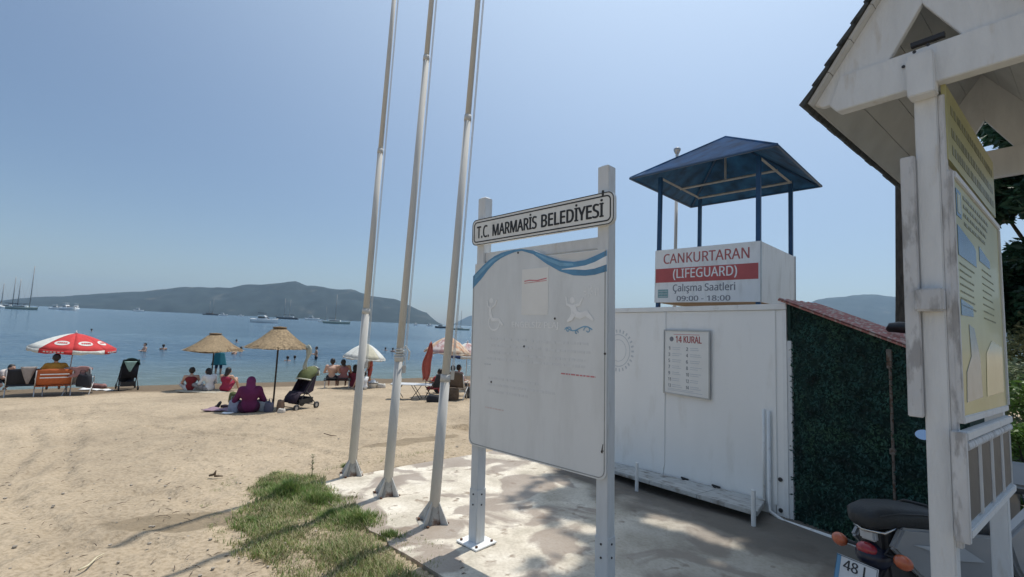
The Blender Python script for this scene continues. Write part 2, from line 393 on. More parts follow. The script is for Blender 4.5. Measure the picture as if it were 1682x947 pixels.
def slab():
    b = bmesh.new()
    vs = [b.verts.new((x, y, 0)) for x, y in SLAB]
    f = b.faces.new(vs)
    for k in range(64):
        nv = Vector((.8, .6, 0)); s0 = -1+k*.15
        bmesh.ops.bisect_plane(b, geom=list(b.verts)+list(b.edges)+list(b.faces), plane_co=nv*s0, plane_no=nv)
    for k in range(60):          # cut into strips so the top can follow the fall of the ground
        nv = Vector((-.6, .8, 0)); s0 = -5+k*.2
        bmesh.ops.bisect_plane(b, geom=list(b.verts)+list(b.edges)+list(b.faces), plane_co=nv*s0, plane_no=nv)
    for v in b.verts: v.co.z = zt(v.co.x, v.co.y)+.012
    top = list(b.faces); g = bmesh.ops.extrude_face_region(b, geom=top)
    for v in g['geom']:
        if isinstance(v, bmesh.types.BMVert): v.co.z -= .12
    bmesh.ops.recalc_face_normals(b, faces=b.faces)
    me = bpy.data.meshes.new('concrete_slab'); b.to_mesh(me); b.free()
    m = bpy.data.materials.new('stained_concrete'); m.use_nodes = True; t = m.node_tree; N = t.nodes; L = t.links
    B = N['Principled BSDF']
    tc = N.new('ShaderNodeTexCoord')
    def nz(scale, det=8, dist=0):
        x = N.new('ShaderNodeTexNoise'); x.inputs['Scale'].default_value = scale; x.inputs['Detail'].default_value = det; x.inputs['Distortion'].default_value = dist
        L.new(tc.outputs['Object'], x.inputs['Vector']); return x.outputs[0]
    def ramp(src, stops):
        r = N.new('ShaderNodeValToRGB'); e = r.color_ramp.elements
        while len(e) < len(stops): e.new(.5)
        for i, (p, c) in enumerate(stops): e[i].position = p; e[i].color = tuple(c)+(1,)
        L.new(src, r.inputs[0]); return r.outputs[0]
    def mix(f, a, c, mode='MIX'):
        x = N.new('ShaderNodeMixRGB'); x.blend_type = mode
        if isinstance(f, float): x.inputs[0].default_value = f
        else: L.new(f, x.inputs[0])
        L.new(a, x.inputs[1])
        if isinstance(c, tuple): x.inputs[2].default_value = c+(1,)
        else: L.new(c, x.inputs[2])
        return x.outputs[0]
    base = ramp(nz(3, 9), [(.3, (.46, .415, .335)), (.5, (.66, .60, .50)), (.7, (.80, .75, .65))])
    c = mix(1.0, base, ramp(nz(45, 6), [(.3, (.82, .8, .78)), (.6, (1, 1, 1))]), 'MULTIPLY')
    damp = ramp(nz(1.5, 10, .8), [(.50, (0, 0, 0)), (.55, (1, 1, 1))])
    c = mix(mix(.72, ramp(nz(1, 1), [(0, (0, 0, 0)), (1, (0, 0, 0))]), damp), c, (.25, .19, .15))
    c = mix(ramp(nz(6, 8, .5), [(.60, (0, 0, 0)), (.68, (.8, .8, .8))]), c, (.25, .19, .14))
    # water from the shower and the ledge keeps a strip along the hut dark; shade over the right-hand part is put into the colour
    def mth(op, a, b_):
        x = N.new('ShaderNodeMath'); x.operation = op
        for i, q in enumerate((a, b_)):
            if isinstance(q, (int, float)): x.inputs[i].default_value = q
            else: L.new(q, x.inputs[i])
        return x.outputs[0]
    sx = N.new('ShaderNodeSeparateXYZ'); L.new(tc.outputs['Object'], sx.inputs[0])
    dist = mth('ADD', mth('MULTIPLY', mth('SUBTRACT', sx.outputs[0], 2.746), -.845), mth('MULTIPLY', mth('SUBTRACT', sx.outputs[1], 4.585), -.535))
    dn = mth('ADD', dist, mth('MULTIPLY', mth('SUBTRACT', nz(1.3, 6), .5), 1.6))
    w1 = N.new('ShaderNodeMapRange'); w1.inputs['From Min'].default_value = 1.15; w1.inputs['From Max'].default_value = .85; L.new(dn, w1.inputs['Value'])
    c = mix(mth('MULTIPLY', w1.outputs[0], .88), c, (.082, .066, .054))  # damp tone, taken darker to deepen the shade beside the hut
    shade_x = mth('ADD', mth('ADD', sx.outputs[0], mth('MULTIPLY', sx.outputs[1], -.25)), mth('MULTIPLY', mth('SUBTRACT', nz(1.1, 6), .5), 1.4))
    w2 = N.new('ShaderNodeMapRange'); w2.inputs['From Min'].default_value = -.75; w2.inputs['From Max'].default_value = .35; L.new(shade_x, w2.inputs['Value'])
    c = mix(mth('MULTIPLY', w2.outputs[0], .50), c, (.225, .205, .175))  # paving tinted darker in place of tree shade
    L.new(c, B.inputs['Base Color'])
    L.new(ramp(nz(1.5, 10, .8), [(.50, (.85, .85, .85)), (.53, (.55, .55, .55))]), B.inputs['Roughness'])
    B.inputs['Specular IOR Level'].default_value = .35
    bp = N.new('ShaderNodeBump'); bp.inputs['Strength'].default_value = .3; bp.inputs['Distance'].default_value = .01
    L.new(nz(40, 8), bp.inputs['Height']); L.new(bp.outputs[0], B.inputs['Normal'])
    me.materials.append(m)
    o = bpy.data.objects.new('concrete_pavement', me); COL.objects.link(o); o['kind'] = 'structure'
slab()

def sea():
    # a gridded sheet, rippled near the shore, reaching the horizon
    m = bpy.data.materials.new('sea_water'); m.use_nodes = True; t = m.node_tree; N = t.nodes; L = t.links
    B = N['Principled BSDF']; B.inputs['Roughness'].default_value = .12; B.inputs['IOR'].default_value = 1.33
    tc = N.new('ShaderNodeTexCoord')
    def nz(scale, st, det=3, ro=.55):
        mp = N.new('ShaderNodeMapping'); mp.inputs['Scale'].default_value = st; mp.inputs['Rotation'].default_value = (0, 0, -math.radians(37))
        L.new(tc.outputs['Object'], mp.inputs[0])
        x = N.new('ShaderNodeTexNoise'); x.inputs['Scale'].default_value = scale; x.inputs['Detail'].default_value = det; x.inputs['Roughness'].default_value = ro
        L.new(mp.outputs[0], x.inputs['Vector']); return x.outputs[0]
    r = N.new('ShaderNodeValToRGB'); e = r.color_ramp.elements
    e[0].position = .35; e[0].color = (.045, .098, .155, 1); e[1].position = .65; e[1].color = (.075, .140, .195, 1)
    L.new(nz(.03, (.35, 1.5, 1), 5), r.inputs[0])
    # sand showing through the shallows
    sx = N.new('ShaderNodeSeparateXYZ'); L.new(tc.outputs['Object'], sx.inputs[0])
    def mth(op, a, b_):
        x = N.new('ShaderNodeMath'); x.operation = op
        for i, q in enumerate((a, b_)):
            if isinstance(q, (int, float)): x.inputs[i].default_value = q
            else: L.new(q, x.inputs[i])
        return x.outputs[0]
    s_ = mth('ADD', mth('MULTIPLY', sx.outputs[0], -.6), mth('MULTIPLY', sx.outputs[1], .8))
    k = mth('MULTIPLY', mth('SUBTRACT', s_, 23), 1/14.); cl = N.new('ShaderNodeClamp'); L.new(k, cl.inputs[0])
    mx = N.new('ShaderNodeMixRGB'); mx.inputs[1].default_value = (.13, .17, .15, 1); L.new(cl.outputs[0], mx.inputs[0]); L.new(r.outputs[0], mx.inputs[2])
    L.new(mx.outputs[0], B.inputs['Base Color'])
    b1 = N.new('ShaderNodeBump'); b1.inputs['Strength'].default_value = 1; b1.inputs['Distance'].default_value = .42; L.new(nz(.55, (.5, 2.2, 1), 5, .6), b1.inputs['Height'])
    b2 = N.new('ShaderNodeBump'); b2.inputs['Strength'].default_value = .8; b2.inputs['Distance'].default_value = .07; L.new(nz(3.0, (.6, 2, 1), 3), b2.inputs['Height'])
    L.new(b1.outputs[0], b2.inputs['Normal']); L.new(b2.outputs[0], B.inputs['Normal'])
    us = axis(-8500, 8500, -40, 60, .7, 1.3); ws = axis(23.0, 9500, 23.5, 70, .35, 1.25)
    b = MB(); n = len(us)
    for w in ws:
        for u in us:
            x = u*.8-w*.6; y = u*.6+w*.8
            a = .030 if w < 120 else 0
            z = SEA+a*(math.sin(w*2.1+1.2*noise.noise((u*.15, w*.15, 0))*6)*.5+noise.noise((u*.5, w*1.3, 2)))
            b.v.append((x, y, z))
    b.f = [(j*n+i, j*n+i+1, (j+1)*n+i+1, (j+1)*n+i) for j in range(len(ws)-1) for i in range(n-1)]
    b.build('sea_water', m, smooth=True, kind='structure')
sea()

def hill(name, prof, D, depth, mat, seed, ext_r=0):
    """ridge whose skyline follows the profile; a real slope behind its shoreline, with spurs and gullies"""
    b = MB(); cols = []
    n = 150; x0, x1 = prof[0][0], prof[-1][0]
    for i in range(n+1):
        px = x0+(x1-x0)*i/n
        for k in range(len(prof)-1):
            if prof[k][0] <= px <= prof[k+1][0]:
                t = (px-prof[k][0])/(prof[k+1][0]-prof[k][0]); py = prof[k][1]*(1-t)+prof[k+1][1]*t; break
        py += .8*noise.noise((px*.06, seed, 0))+.5*noise.noise((px*.2, seed, 3))
        cols.append((px, py))
    rows = 14
    for px, py in cols:
        for j in range(rows+1):
            f = j/rows; d = D+depth*f
            if f <= .8:
                g = (f/.8)
                top = at(px, py, D+depth*.8); bot = at(px, HB+HM*px, D)
                z = SEA-2+(top.z-SEA+2)*(g**.8)*(1+.05*(1-g)*noise.noise((px*.03, g*4, seed))*2)
                off = 1
                rr = ray(px, HB+HM*px)
                p = Vector((rr.x*d, d, z))
                if g < 1:
                    p.y += depth*.05*noise.noise((px*.035, g*4, seed+9)); p.x += 0
            else:
                top = at(px, py, D+depth*.8); rr = ray(px, HB+HM*px); g = (f-.8)/.2
                p = Vector((rr.x*d, d, top.z*(1-g*.7)))
            b.v.append(tuple(p))
    m = rows+1
    for i in range(n):
        for j in range(rows): b.f.append((i*m+j, (i+1)*m+j, (i+1)*m+j+1, i*m+j+1))
    return b.build(name, mat, smooth=True, kind='structure')
HILLM = pm('wooded_hillside', (.028, .038, .036), .9, .35, .012, .9, .03, spec=.1, col2=(.09, .085, .07), mask_scale=.006, mask_lo=.6, mask_hi=.72)
HY = lambda x: HB+HM*x
hill('headland', [(-260, 492), (-40, 494), (0, 493), (40, 489), (60, 487), (100, 486), (150, 482.5), (190, 479), (230, 478), (270, 473), (300, 470), (340, 471), (355, 471), (375, 472), (385, 469), (400, 466), (430, 466), (455, 463.5), (470, 461), (482, 460.5), (490, 464), (500, 468), (512, 468), (530, 471), (545, 474), (575, 474), (585, 478), (605, 485), (620, 487), (650, 491), (662, 497), (672, 502), (690, 510), (700, 513), (710, 522), (722, 531), (740, 536)], 3000, 700, HILLM, 1)
hill('distant_island', [(735, 537), (755, 526), (768, 519), (785, 516.5), (800, 515), (830, 511), (870, 514), (930, 509), (1000, 512), (1080, 505), (1150, 500), (1230, 508), (1300, 512)], 7500, 1500, HILLM, 5)
hill('distant_mountain', [(1230, 520), (1300, 508), (1330, 497), (1345, 491), (1360, 488), (1380, 487), (1400, 484), (1425, 482), (1440, 483), (1475, 487), (1520, 493), (1580, 480), (1640, 470), (1700, 460), (1800, 455), (1950, 500)], 4200, 1400, HILLM, 8)

# sea foam at the shoreline
FOAM = pm('sea_foam', (.75, .77, .77), .7, .15, 20, .4)
for (a, b_, lb) in (((-60, 637), (26, 635), 'thin white line of foam at the left edge of the shore'), ((138, 632), (192, 630), 'white foam washing ashore left of the dark green pushchair')):
    p0 = gp(*a); p1 = gp(*b_); m = MB(); n = 40
    pa, pb = [], []
    for i in range(n+1):
        c = p0.lerp(p1, i/n); o = .12*noise.noise((i*.4, a[0], 0)); w = .10+.06*noise.noise((i*.7, a[0], 7))
        m.v += [(c.x, c.y-w+o, zt(c.x, c.y-w+o)+.02), (c.x, c.y+o, zt(c.x, c.y+o)+.07), (c.x, c.y+w+o, zt(c.x, c.y+w+o)+.02)]
    for i in range(n):
        for k in range(2): m.f.append((i*3+k, i*3+3+k, i*3+4+k, i*3+1+k))
    tag(m.build('sea_foam', FOAM, smooth=True, kind='stuff'), lb, 'foam')

# ------------------------------------------------------------------ cabin with green hedge wall
def cabin():
    t = thing('beach_cabin', (2.746, 4.585, 0), 'white panelled cabin with a low ledge along its foot, joined to the green hedge wall', 'cabin', -1.006, lean=-.011)
    LEN = 3.65; D = .95; Hh = 2.06
    edges = [0, -.115, -1.47, -2.55, -LEN]
    core = MB().box(-LEN+.03, -.03, .045, D-.02, -.35, Hh-.03); core.build('wall_core', CABW, t)
    for i in range(4):
        MB().box(edges[i+1]+.004, edges[i]-.004, 0, .04, -.10, Hh-.055).build('wall_panel', CABW, t, bevel=.003)
    for e in edges[1:-1]:
        MB().box(e-.018, e+.018, -.012, .0, .10, Hh-.056).build('joint_strip', CABW, t, bevel=.003)
    MB().box(-LEN-.01, .012, -.018, .06, Hh-.052, Hh+.008).build('top_trim', WHITE, t, bevel=.004)
    MB().box(-LEN-.02, .02, .062, D, Hh-.028, Hh+.004).build('roof', CABG, t)
    MB().box(-.03, .008, -.010, .0, -.14, Hh-.056).build('corner_trim', WHITE, t)
    for z in (.35, .06): MB().lathe([(0, -.004), (.02, -.004), (.02, .006), (0, .006)], 12, Matrix.Translation((-.07, -.005, z)) @ Matrix.Rotation(PI/2, 4, 'X')).build('cable_grommet', DARK, t)
    # faint round crest printed on the wall
    C = (-2.27, 1.48)
    ring = lambda r, w, n: ribbon([(C[0]+r*math.cos(2*PI*k/48), C[1]+r*math.sin(2*PI*k/48)) for k in range(49)], w, -.0008, FADEG, t, n)
    ring(.22, .012, 'crest_ring'); ring(.15, .008, 'crest_ring')
    b = MB()
    for k in range(26):
        a = 2*PI*k/26
        M = Matrix.Translation((C[0]+.27*math.cos(a), 0, C[1]+.27*math.sin(a))) @ Matrix.Rotation(-a+PI/2, 4, 'Y')
        b.box(-.012, .012, -.002, -.0005, -.022, .022, M)
    b.build('crest_lettering', FADEG, t, kind='stuff')
    # ledge
    L = MB(); top = [(-.04, -.46, .135), (-.235, -.012, .10), (-3.2, -.012, .03), (-3.2, -.40, .03), (-1.35, -.47, .075)]
    for p, q, z0, z1 in ():
        pass
    xs = [-.04, -.7, -1.35, -2.0, -2.6, -3.2]
    def zf(x): return .135+(x+.04)*.078
    for i in range(5):
        xa, xb = xs[i], xs[i+1]; ya, yb = -.46+.045*(-xa), -.46+.045*(-xb)
        bx = [(xa, ya), (xb-.0+.004, yb), (xb+.004, -.014), (xa-(.17 if i == 0 else 0), -.014)]
        m = MB(); m.v = [(x, y, zf(x)-(.045 if k == 0 else 0)) for k in (0, 1) for x, y in bx]
        m.f = [(0, 1, 2, 3), (7, 6, 5, 4), (0, 4, 5, 1), (1, 5, 6, 2), (2, 6, 7, 3), (3, 7, 4, 0)]
        m.build('ledge_board', WORN2, t, bevel=.004)
    for x in (-.06, -1.45, -2.8):
        y = -.49+.0*(-x)
        MB().tube([(x, y, -.22), (x, y, zf(x)+.19)], .02, 12).build('ledge_post', WHITE, t, smooth=False)
    MB().box(-3.1, -.12, -.10, -.03, -.3, zf(-3)-.05).build('ledge_shadow_box', DARK, t)  # dark box put in as the shadow in the gap under the ledge
    # clips on the ledge
    for x in (-.75, -1.15): MB().box(x-.05, x+.05, -.03, -.014, zf(x)+.002, zf(x)+.02).box(x-.015, x+.015, -.06, -.02, zf(x)+.002, zf(x)+.012).build('door_stop', DARK, t, bevel=.003)
    # pipe
    MB().tube([(-.215, -.03, 1.0), (-.215, -.03, .12)], .014, 10).build('downpipe', WHITE, t, smooth=True)
    MB().tube([(-.165, -.03, .99), (-.165, -.03, .10), (-.15, -.05, .03), (.0, -.09, -.00), (.35, -.10, .01), (.95, -.10, .02), (1.6, -.12, .02)], .017, 10).build('water_pipe', WHITE, t, smooth=True)
    return t
WORN2 = pm('worn_ledge_paint', (.50, .50, .48), .7, .12, 8, .4, 30, col2=(.22, .19, .16), mask_scale=7, mask_lo=.52, mask_hi=.66, stretch=(1, 3, 1))
cab = cabin()

def rules_board():
    t = thing('rules_board', (2.746, 4.585, 0), 'white board headed 14 KURAL in a thin grey frame hung on the cabin wall', 'sign', -1.006, lean=-.011)
    x0, x1, z0, z1 = -1.445, -.835, 1.02, 1.765
    def cl(x): return x
    MB().box(x0, x1, -.028, -.018, z0, z1).build('board', PAPER, t)
    for bx in ((x0-.018, x1+.018, z1, z1+.018), (x0-.018, x1+.018, z0-.018, z0), (x0-.018, x0, z0, z1), (x1, x1+.018, z0, z1)):
        MB().box(bx[0], bx[1], -.036, -.016, bx[2], bx[3]).build('frame', CABG, t, bevel=.003)
    y = -.0285
    text('14 KURAL', x0+.16, x1-.09, z1-.135, z1-.055, y, REDT, t, bold=.03)
    MB().box(x0+.13, x1-.12, y-.001, y, z1-.04, z1-.034).build('title_line', FADER, t)
    MB().lathe([(0, 0), (.03, 0), (.03, .001), (0, .001)], 14, Matrix.Translation((x0+.10, y, z1-.095)) @ Matrix.Rotation(PI/2, 4, 'X')).build('crest', GREYT, t)
    for c in range(2):
        for r in range(7):
            xx = x0+.055+c*.235+(.02 if c else 0); zz = z1-.21-r*.075
            text(str(r*2+1+c), xx, xx+(.026 if r*2+1+c < 10 else .04), zz-.018, zz+.022, y, GREYT, t, 'rule_number', .02)
            b = MB()
            for k in range(2):
                w = rnd.uniform(.10, .155)
                b.box(xx+.055, xx+.055+w, y-.001, y, zz+.010-k*.022, zz+.018-k*.022)
            b.build('rule_text', FADEG, t)
    MB().box(x0+.05, x1-.08, y-.001, y, z0+.028, z0+.036).box(x0+.05, x1-.2, y-.001, y, z0+.045, z0+.052).build('rule_text', FADEG, t)
rules_board()

HEDGE = pm('artificial_hedge', (.014, .052, .043), .5, .75, 7, .0, spec=.3, detail=2, col2=(.030, .085, .052), mask_scale=3, mask_lo=.5, mask_hi=.62)
HEDGEB = pm('hedge_backing', (.009, .034, .029), .9, .3, 10)
def hedge_wall():
    t = thing('green_hedge_wall', (2.746, 4.585, 0), 'dark green artificial hedge wall under the sloping red roof edge, right of the white cabin', 'wall', -1.006, lean=-.011)
    X1 = 1.30
    def top(x): return 2.085-.415*x
    MB().prism([(.02, -.12), (X1, -.12), (X1, top(X1)), (.02, top(.02))], .03, .09).build('backing', HEDGEB, t)
    MB().box(X1-.05, X1, .091, .42, -.12, top(X1)-.03).build('side_panel', HEDGEB, t)
    # leaf tufts, a mass of small blades on the backing
    m = MB(); R = random.Random(3)
    nleaf = 13000
    for k in range(nleaf):
        x = R.uniform(.05, X1); z = R.uniform(-.1, top(x)-.01)
        if abs(x-.835) < .012 or abs(z-1.695) < .007 or abs(z-.80) < .004: continue
        a = R.uniform(0, 2*PI); l = R.uniform(.016, .040); w = l*.42; yy = .03-.02*(.5+.5*math.sin(x*46+z*46))-R.uniform(.0, .012)
        tip = Vector((x+math.cos(a)*l, yy-R.uniform(.002, .030), z+math.sin(a)*l)); n = Vector((-math.sin(a), 0, math.cos(a)))*w*.5
        c = Vector((x, yy, z)); mid = (c+tip)/2
        m.add([c, mid+n, tip, mid-n], [(0, 1, 2), (0, 2, 3)])
    m.build('hedge_leaves', HEDGE, t, kind='stuff')
    MB().box(.008, .05, -.004, .03, -.1, 1.70).build('edge_batten', WOODW, t, bevel=.003)
    MB().box(.015, .045, .0, .028, 1.70, top(.03)).build('edge_batten', HEDGEB, t)
    MB().tube([(.835, .004, 1.65), (.835, .004, .42)], .011, 8).build('door_pole', RUSTP, t)
    MB().box(.815, .852, -.012, .02, 1.50, 1.66).build('hinge', RUSTP, t, bevel=.003)
    MB().box(.815, .858, -.014, .015, .80, .85).build('latch', RUSTP, t, bevel=.004)
    return t
RUSTP = pm('faded_pink_metal', (.17, .15, .13), .7, .3, 20, .2, col2=(.10, .06, .04), mask_scale=20, mask_lo=.5, mask_hi=.6)
REDROOF = pm('faded_red_roof_sheet', (.34, .13, .11), .75, .2, 9, .3, 30, col2=(.42, .33, .28), mask_scale=12, mask_lo=.5, mask_hi=.6, stretch=(3, .5, 1))
hedge_wall()
def lean_roof():
    t = thing('lean_to_roof', (2.746, 4.585, 0), 'faded red sloping roof sheet above the green hedge wall', 'roof', -1.006, lean=-.011)
    M = Matrix.Translation((0, 0, 2.095)) @ Matrix.Rotation(math.atan(.415), 4, 'Y')
    b = MB(); n = 56; x0, x1 = -.05, 1.18; L_ = x1-x0
    # corrugated sheet: ridges run down the slope
    prof = []
    for i in range(61):
        y = -.05+i*.85/60; prof.append((y, -.006+.006*math.sin(i*PI/5)))
    k = 0
    for x in (x0, x1):
        for y, z in prof: b.v.append(tuple(M @ Vector((x, y, z+.014))))
    for x in (x0, x1):
        for y, z in prof: b.v.append(tuple(M @ Vector((x, y, z+.006))))
    m = len(prof)
    for i in range(m-1):
        b.f.append((i, i+1, m+i+1, m+i)); b.f.append((2*m+i, 3*m+i, 3*m+i+1, 2*m+i+1))
    b.build('roof_sheet', REDROOF, t)
    MB().box(x0, x1, -.045, -.02, -.018, .0, M).build('fascia', REDROOF, t)
lean_roof()
BAGM = pm('black_plastic', (.015, .015, .018), .35, .2, 8, .5, 12)
q = at(1478, 541, 4.1)
tm = thing('black_bundle', q-Vector((0, 0, .06)), 'black rolled bundle lying on the low end of the red roof', 'bundle', -1.0, scale=1)
MB().tube([(-.09, 0, .05), (-.06, 0, .075), (0, 0, .08), (.08, .01, .075), (.16, .02, .06), (.18, .02, .05)], [.02, .045, .052, .05, .04, .015], 10).build('bundle', BAGM, tm, smooth=True)

# ------------------------------------------------------------------ lifeguard tower
def tower():
    t = thing('lifeguard_tower', (2.801, 9.0, zt(2.8, 9)), 'blue roofed lifeguard lookout tower with white lettered panels behind the cabin', 'lifeguard tower', -.81)
    z0 = -zt(2.8, 9); W_, D_ = 1.881, 1.905
    Z = lambda z: z+z0
    zr, ze, za, o = 3.344, 4.787, 5.718, .39
    for x, y in ((.03, .06), (W_-.03, .06), (.03, D_-.06), (W_-.03, D_-.06)):
        MB().box(x-.035, x+.035, y-.035, y+.035, -.1, Z(ze)+.04).build('post', BLUESTEEL, t, bevel=.004)
    MB().box(.0, W_, .02, D_-.02, Z(2.33), Z(2.40)).build('floor', PLY, t)
    MB().box(0, W_, 0, .02, Z(2.32), Z(zr)).build('front_panel', PANW, t, bevel=.003)
    MB().box(0, W_, D_-.02, D_, Z(2.32), Z(zr)).build('back_panel', PANW, t, bevel=.003)
    for x, n in ((W_-.0, 'side_panel'), (-.02, 'side_panel')):
        MB().box(x, x+.02, .0, D_, Z(2.32), Z(zr)).build(n, PANW, t, bevel=.003)
    MB().box(W_+.0201, W_+.032, -.006, .03, Z(2.32), Z(zr)+.004).build('corner_trim', CABG, t)
    MB().box(W_-.01, W_+.034, D_, D_+.02, Z(2.32), Z(zr)+.004).build('corner_trim', CABG, t)
    y = -.0005
    MB().box(0.002, W_-.012, y-.002, y, Z(2.705), Z(2.975)).build('red_band', REDP, t)
    text('CANKURTARAN', .16, 1.73, Z(3.065), Z(3.255), y, REDT, t, bold=.012)
    text('(LIFEGUARD)', .36, 1.53, Z(2.745), Z(2.955), y-.002, FADEW, t, bold=.012)
    text('Çalışma Saatleri', .36, 1.50, Z(2.485), Z(2.665), y, GREYT, t, bold=.012)
    text('09:00 - 18:00', .44, 1.42, Z(2.345), Z(2.44), y, GREYT, t, bold=.015)
    MB().box(.055, .265, y-.002, y, Z(2.41), Z(2.57)).build('emblem_patch', TEALF, t)
    for k in range(3): MB().box(.07, .25, y-.0035, y-.002, Z(2.43+.05*k), Z(2.44+.05*k)).build('emblem_line', FADEG, t)
    # roof: four sheets with hips, open underside, eaves trim
    c = (W_/2, D_/2, Z(za)); cs = [(-o, -o), (W_+o, -o), (W_+o, D_+o), (-o, D_+o)]
    for i in range(4):
        a, b_ = cs[i], cs[(i+1) % 4]
        m = MB(); tri = [(a[0], a[1], Z(ze)), (b_[0], b_[1], Z(ze)), c]
        # two panels either side, split by ridge pleats for sheet texture
        nseg = 10; vs = []
        for k in range(nseg+1):
            f = k/nseg; px = a[0]+(b_[0]-a[0])*f; py = a[1]+(b_[1]-a[1])*f
            vs.append((px, py))
        top = []
        for k in range(nseg):
            p, q_ = vs[k], vs[k+1]
            for dz, s_ in ((.0, 1), (-.012, -1)):
                j = len(m.v); m.v += [(p[0], p[1], Z(ze)+dz), (q_[0], q_[1], Z(ze)+dz), (c[0], c[1], c[2]+dz)]
                m.f.append((j, j+1, j+2))
        m.v = m.v; m.build('roof_sheet', BLUEROOF, t)
        MB().tube([(a[0], a[1], Z(ze)+.004), c], .018, 6).build('hip_cap', BLUEROOF, t)
        MB().tube([(a[0], a[1], Z(ze)-.01), (b_[0], b_[1], Z(ze)-.01)], .022, 6).build('eaves_trim', BLUESTEEL, t)
        # rafter on the hip
        p = cs[i]; q_ = (W_/2, D_/2)
        MB().tube([(p[0]+(q_[0]-p[0])*.05, p[1]+(q_[1]-p[1])*.05, Z(ze)-.0), (c[0], c[1], c[2]-.06)], .02, 4).build('rafter', BLUESTEEL, t)
    # pale square of tie beams under the roof
    zt_ = Z(ze)+.03
    for (xa, ya, xb, yb) in ((.03, .06, .03, D_-.06), (W_-.03, .06, W_-.03, D_-.06), (.0, D_-.1, W_, D_-.1), (.0, .95, W_, .95)):
        MB().tube([(xa, ya, zt_), (xb, yb, zt_)], .026, 4).build('tie_beam', SOFFW, t)
    MB().tube([(W_/2, .95, zt_), (W_/2, .95, Z(za)-.2)], .022, 4).build('king_post', SOFFW, t)
PANW = pm('printed_panel', (.85, .86, .86), .45, .04, 3, col2=(.62, .62, .60), mask_scale=3, mask_lo=.5, mask_hi=.75, stretch=(1.6, 1.6, .4))
PLY = pm('plywood', (.22, .15, .09), .8, .15, 4)
TEALF = pm('faded_teal_print', (.22, .38, .40), .5, .2, 20)
SOFFW = pm('weathered_pale_beam', (.38, .40, .41), .7, .15, 9)
tower()
def thin_mast():
    b = at(1108, 500, 11.0); g = zt(b.x, b.y)
    top = at(1107.5, 243, 11.0).z
    t = thing('thin_mast', (b.x, b.y, g), 'thin white mast with a round cap rising behind the blue tower roof', 'mast')
    MB().tube([(0, 0, -.1), (0, 0, top-g-.1)], [.045, .036], 10).build('pole', POLEW, t, smooth=True)
    MB().lathe([(0, 0), (.04, 0), (.06, .03), (.085, .09), (.085, .13), (.05, .15), (0, .15)], 14, Matrix.Translation((0, 0, top-g-.14))).build('cap', CABG, t, smooth=True)
thin_mast()

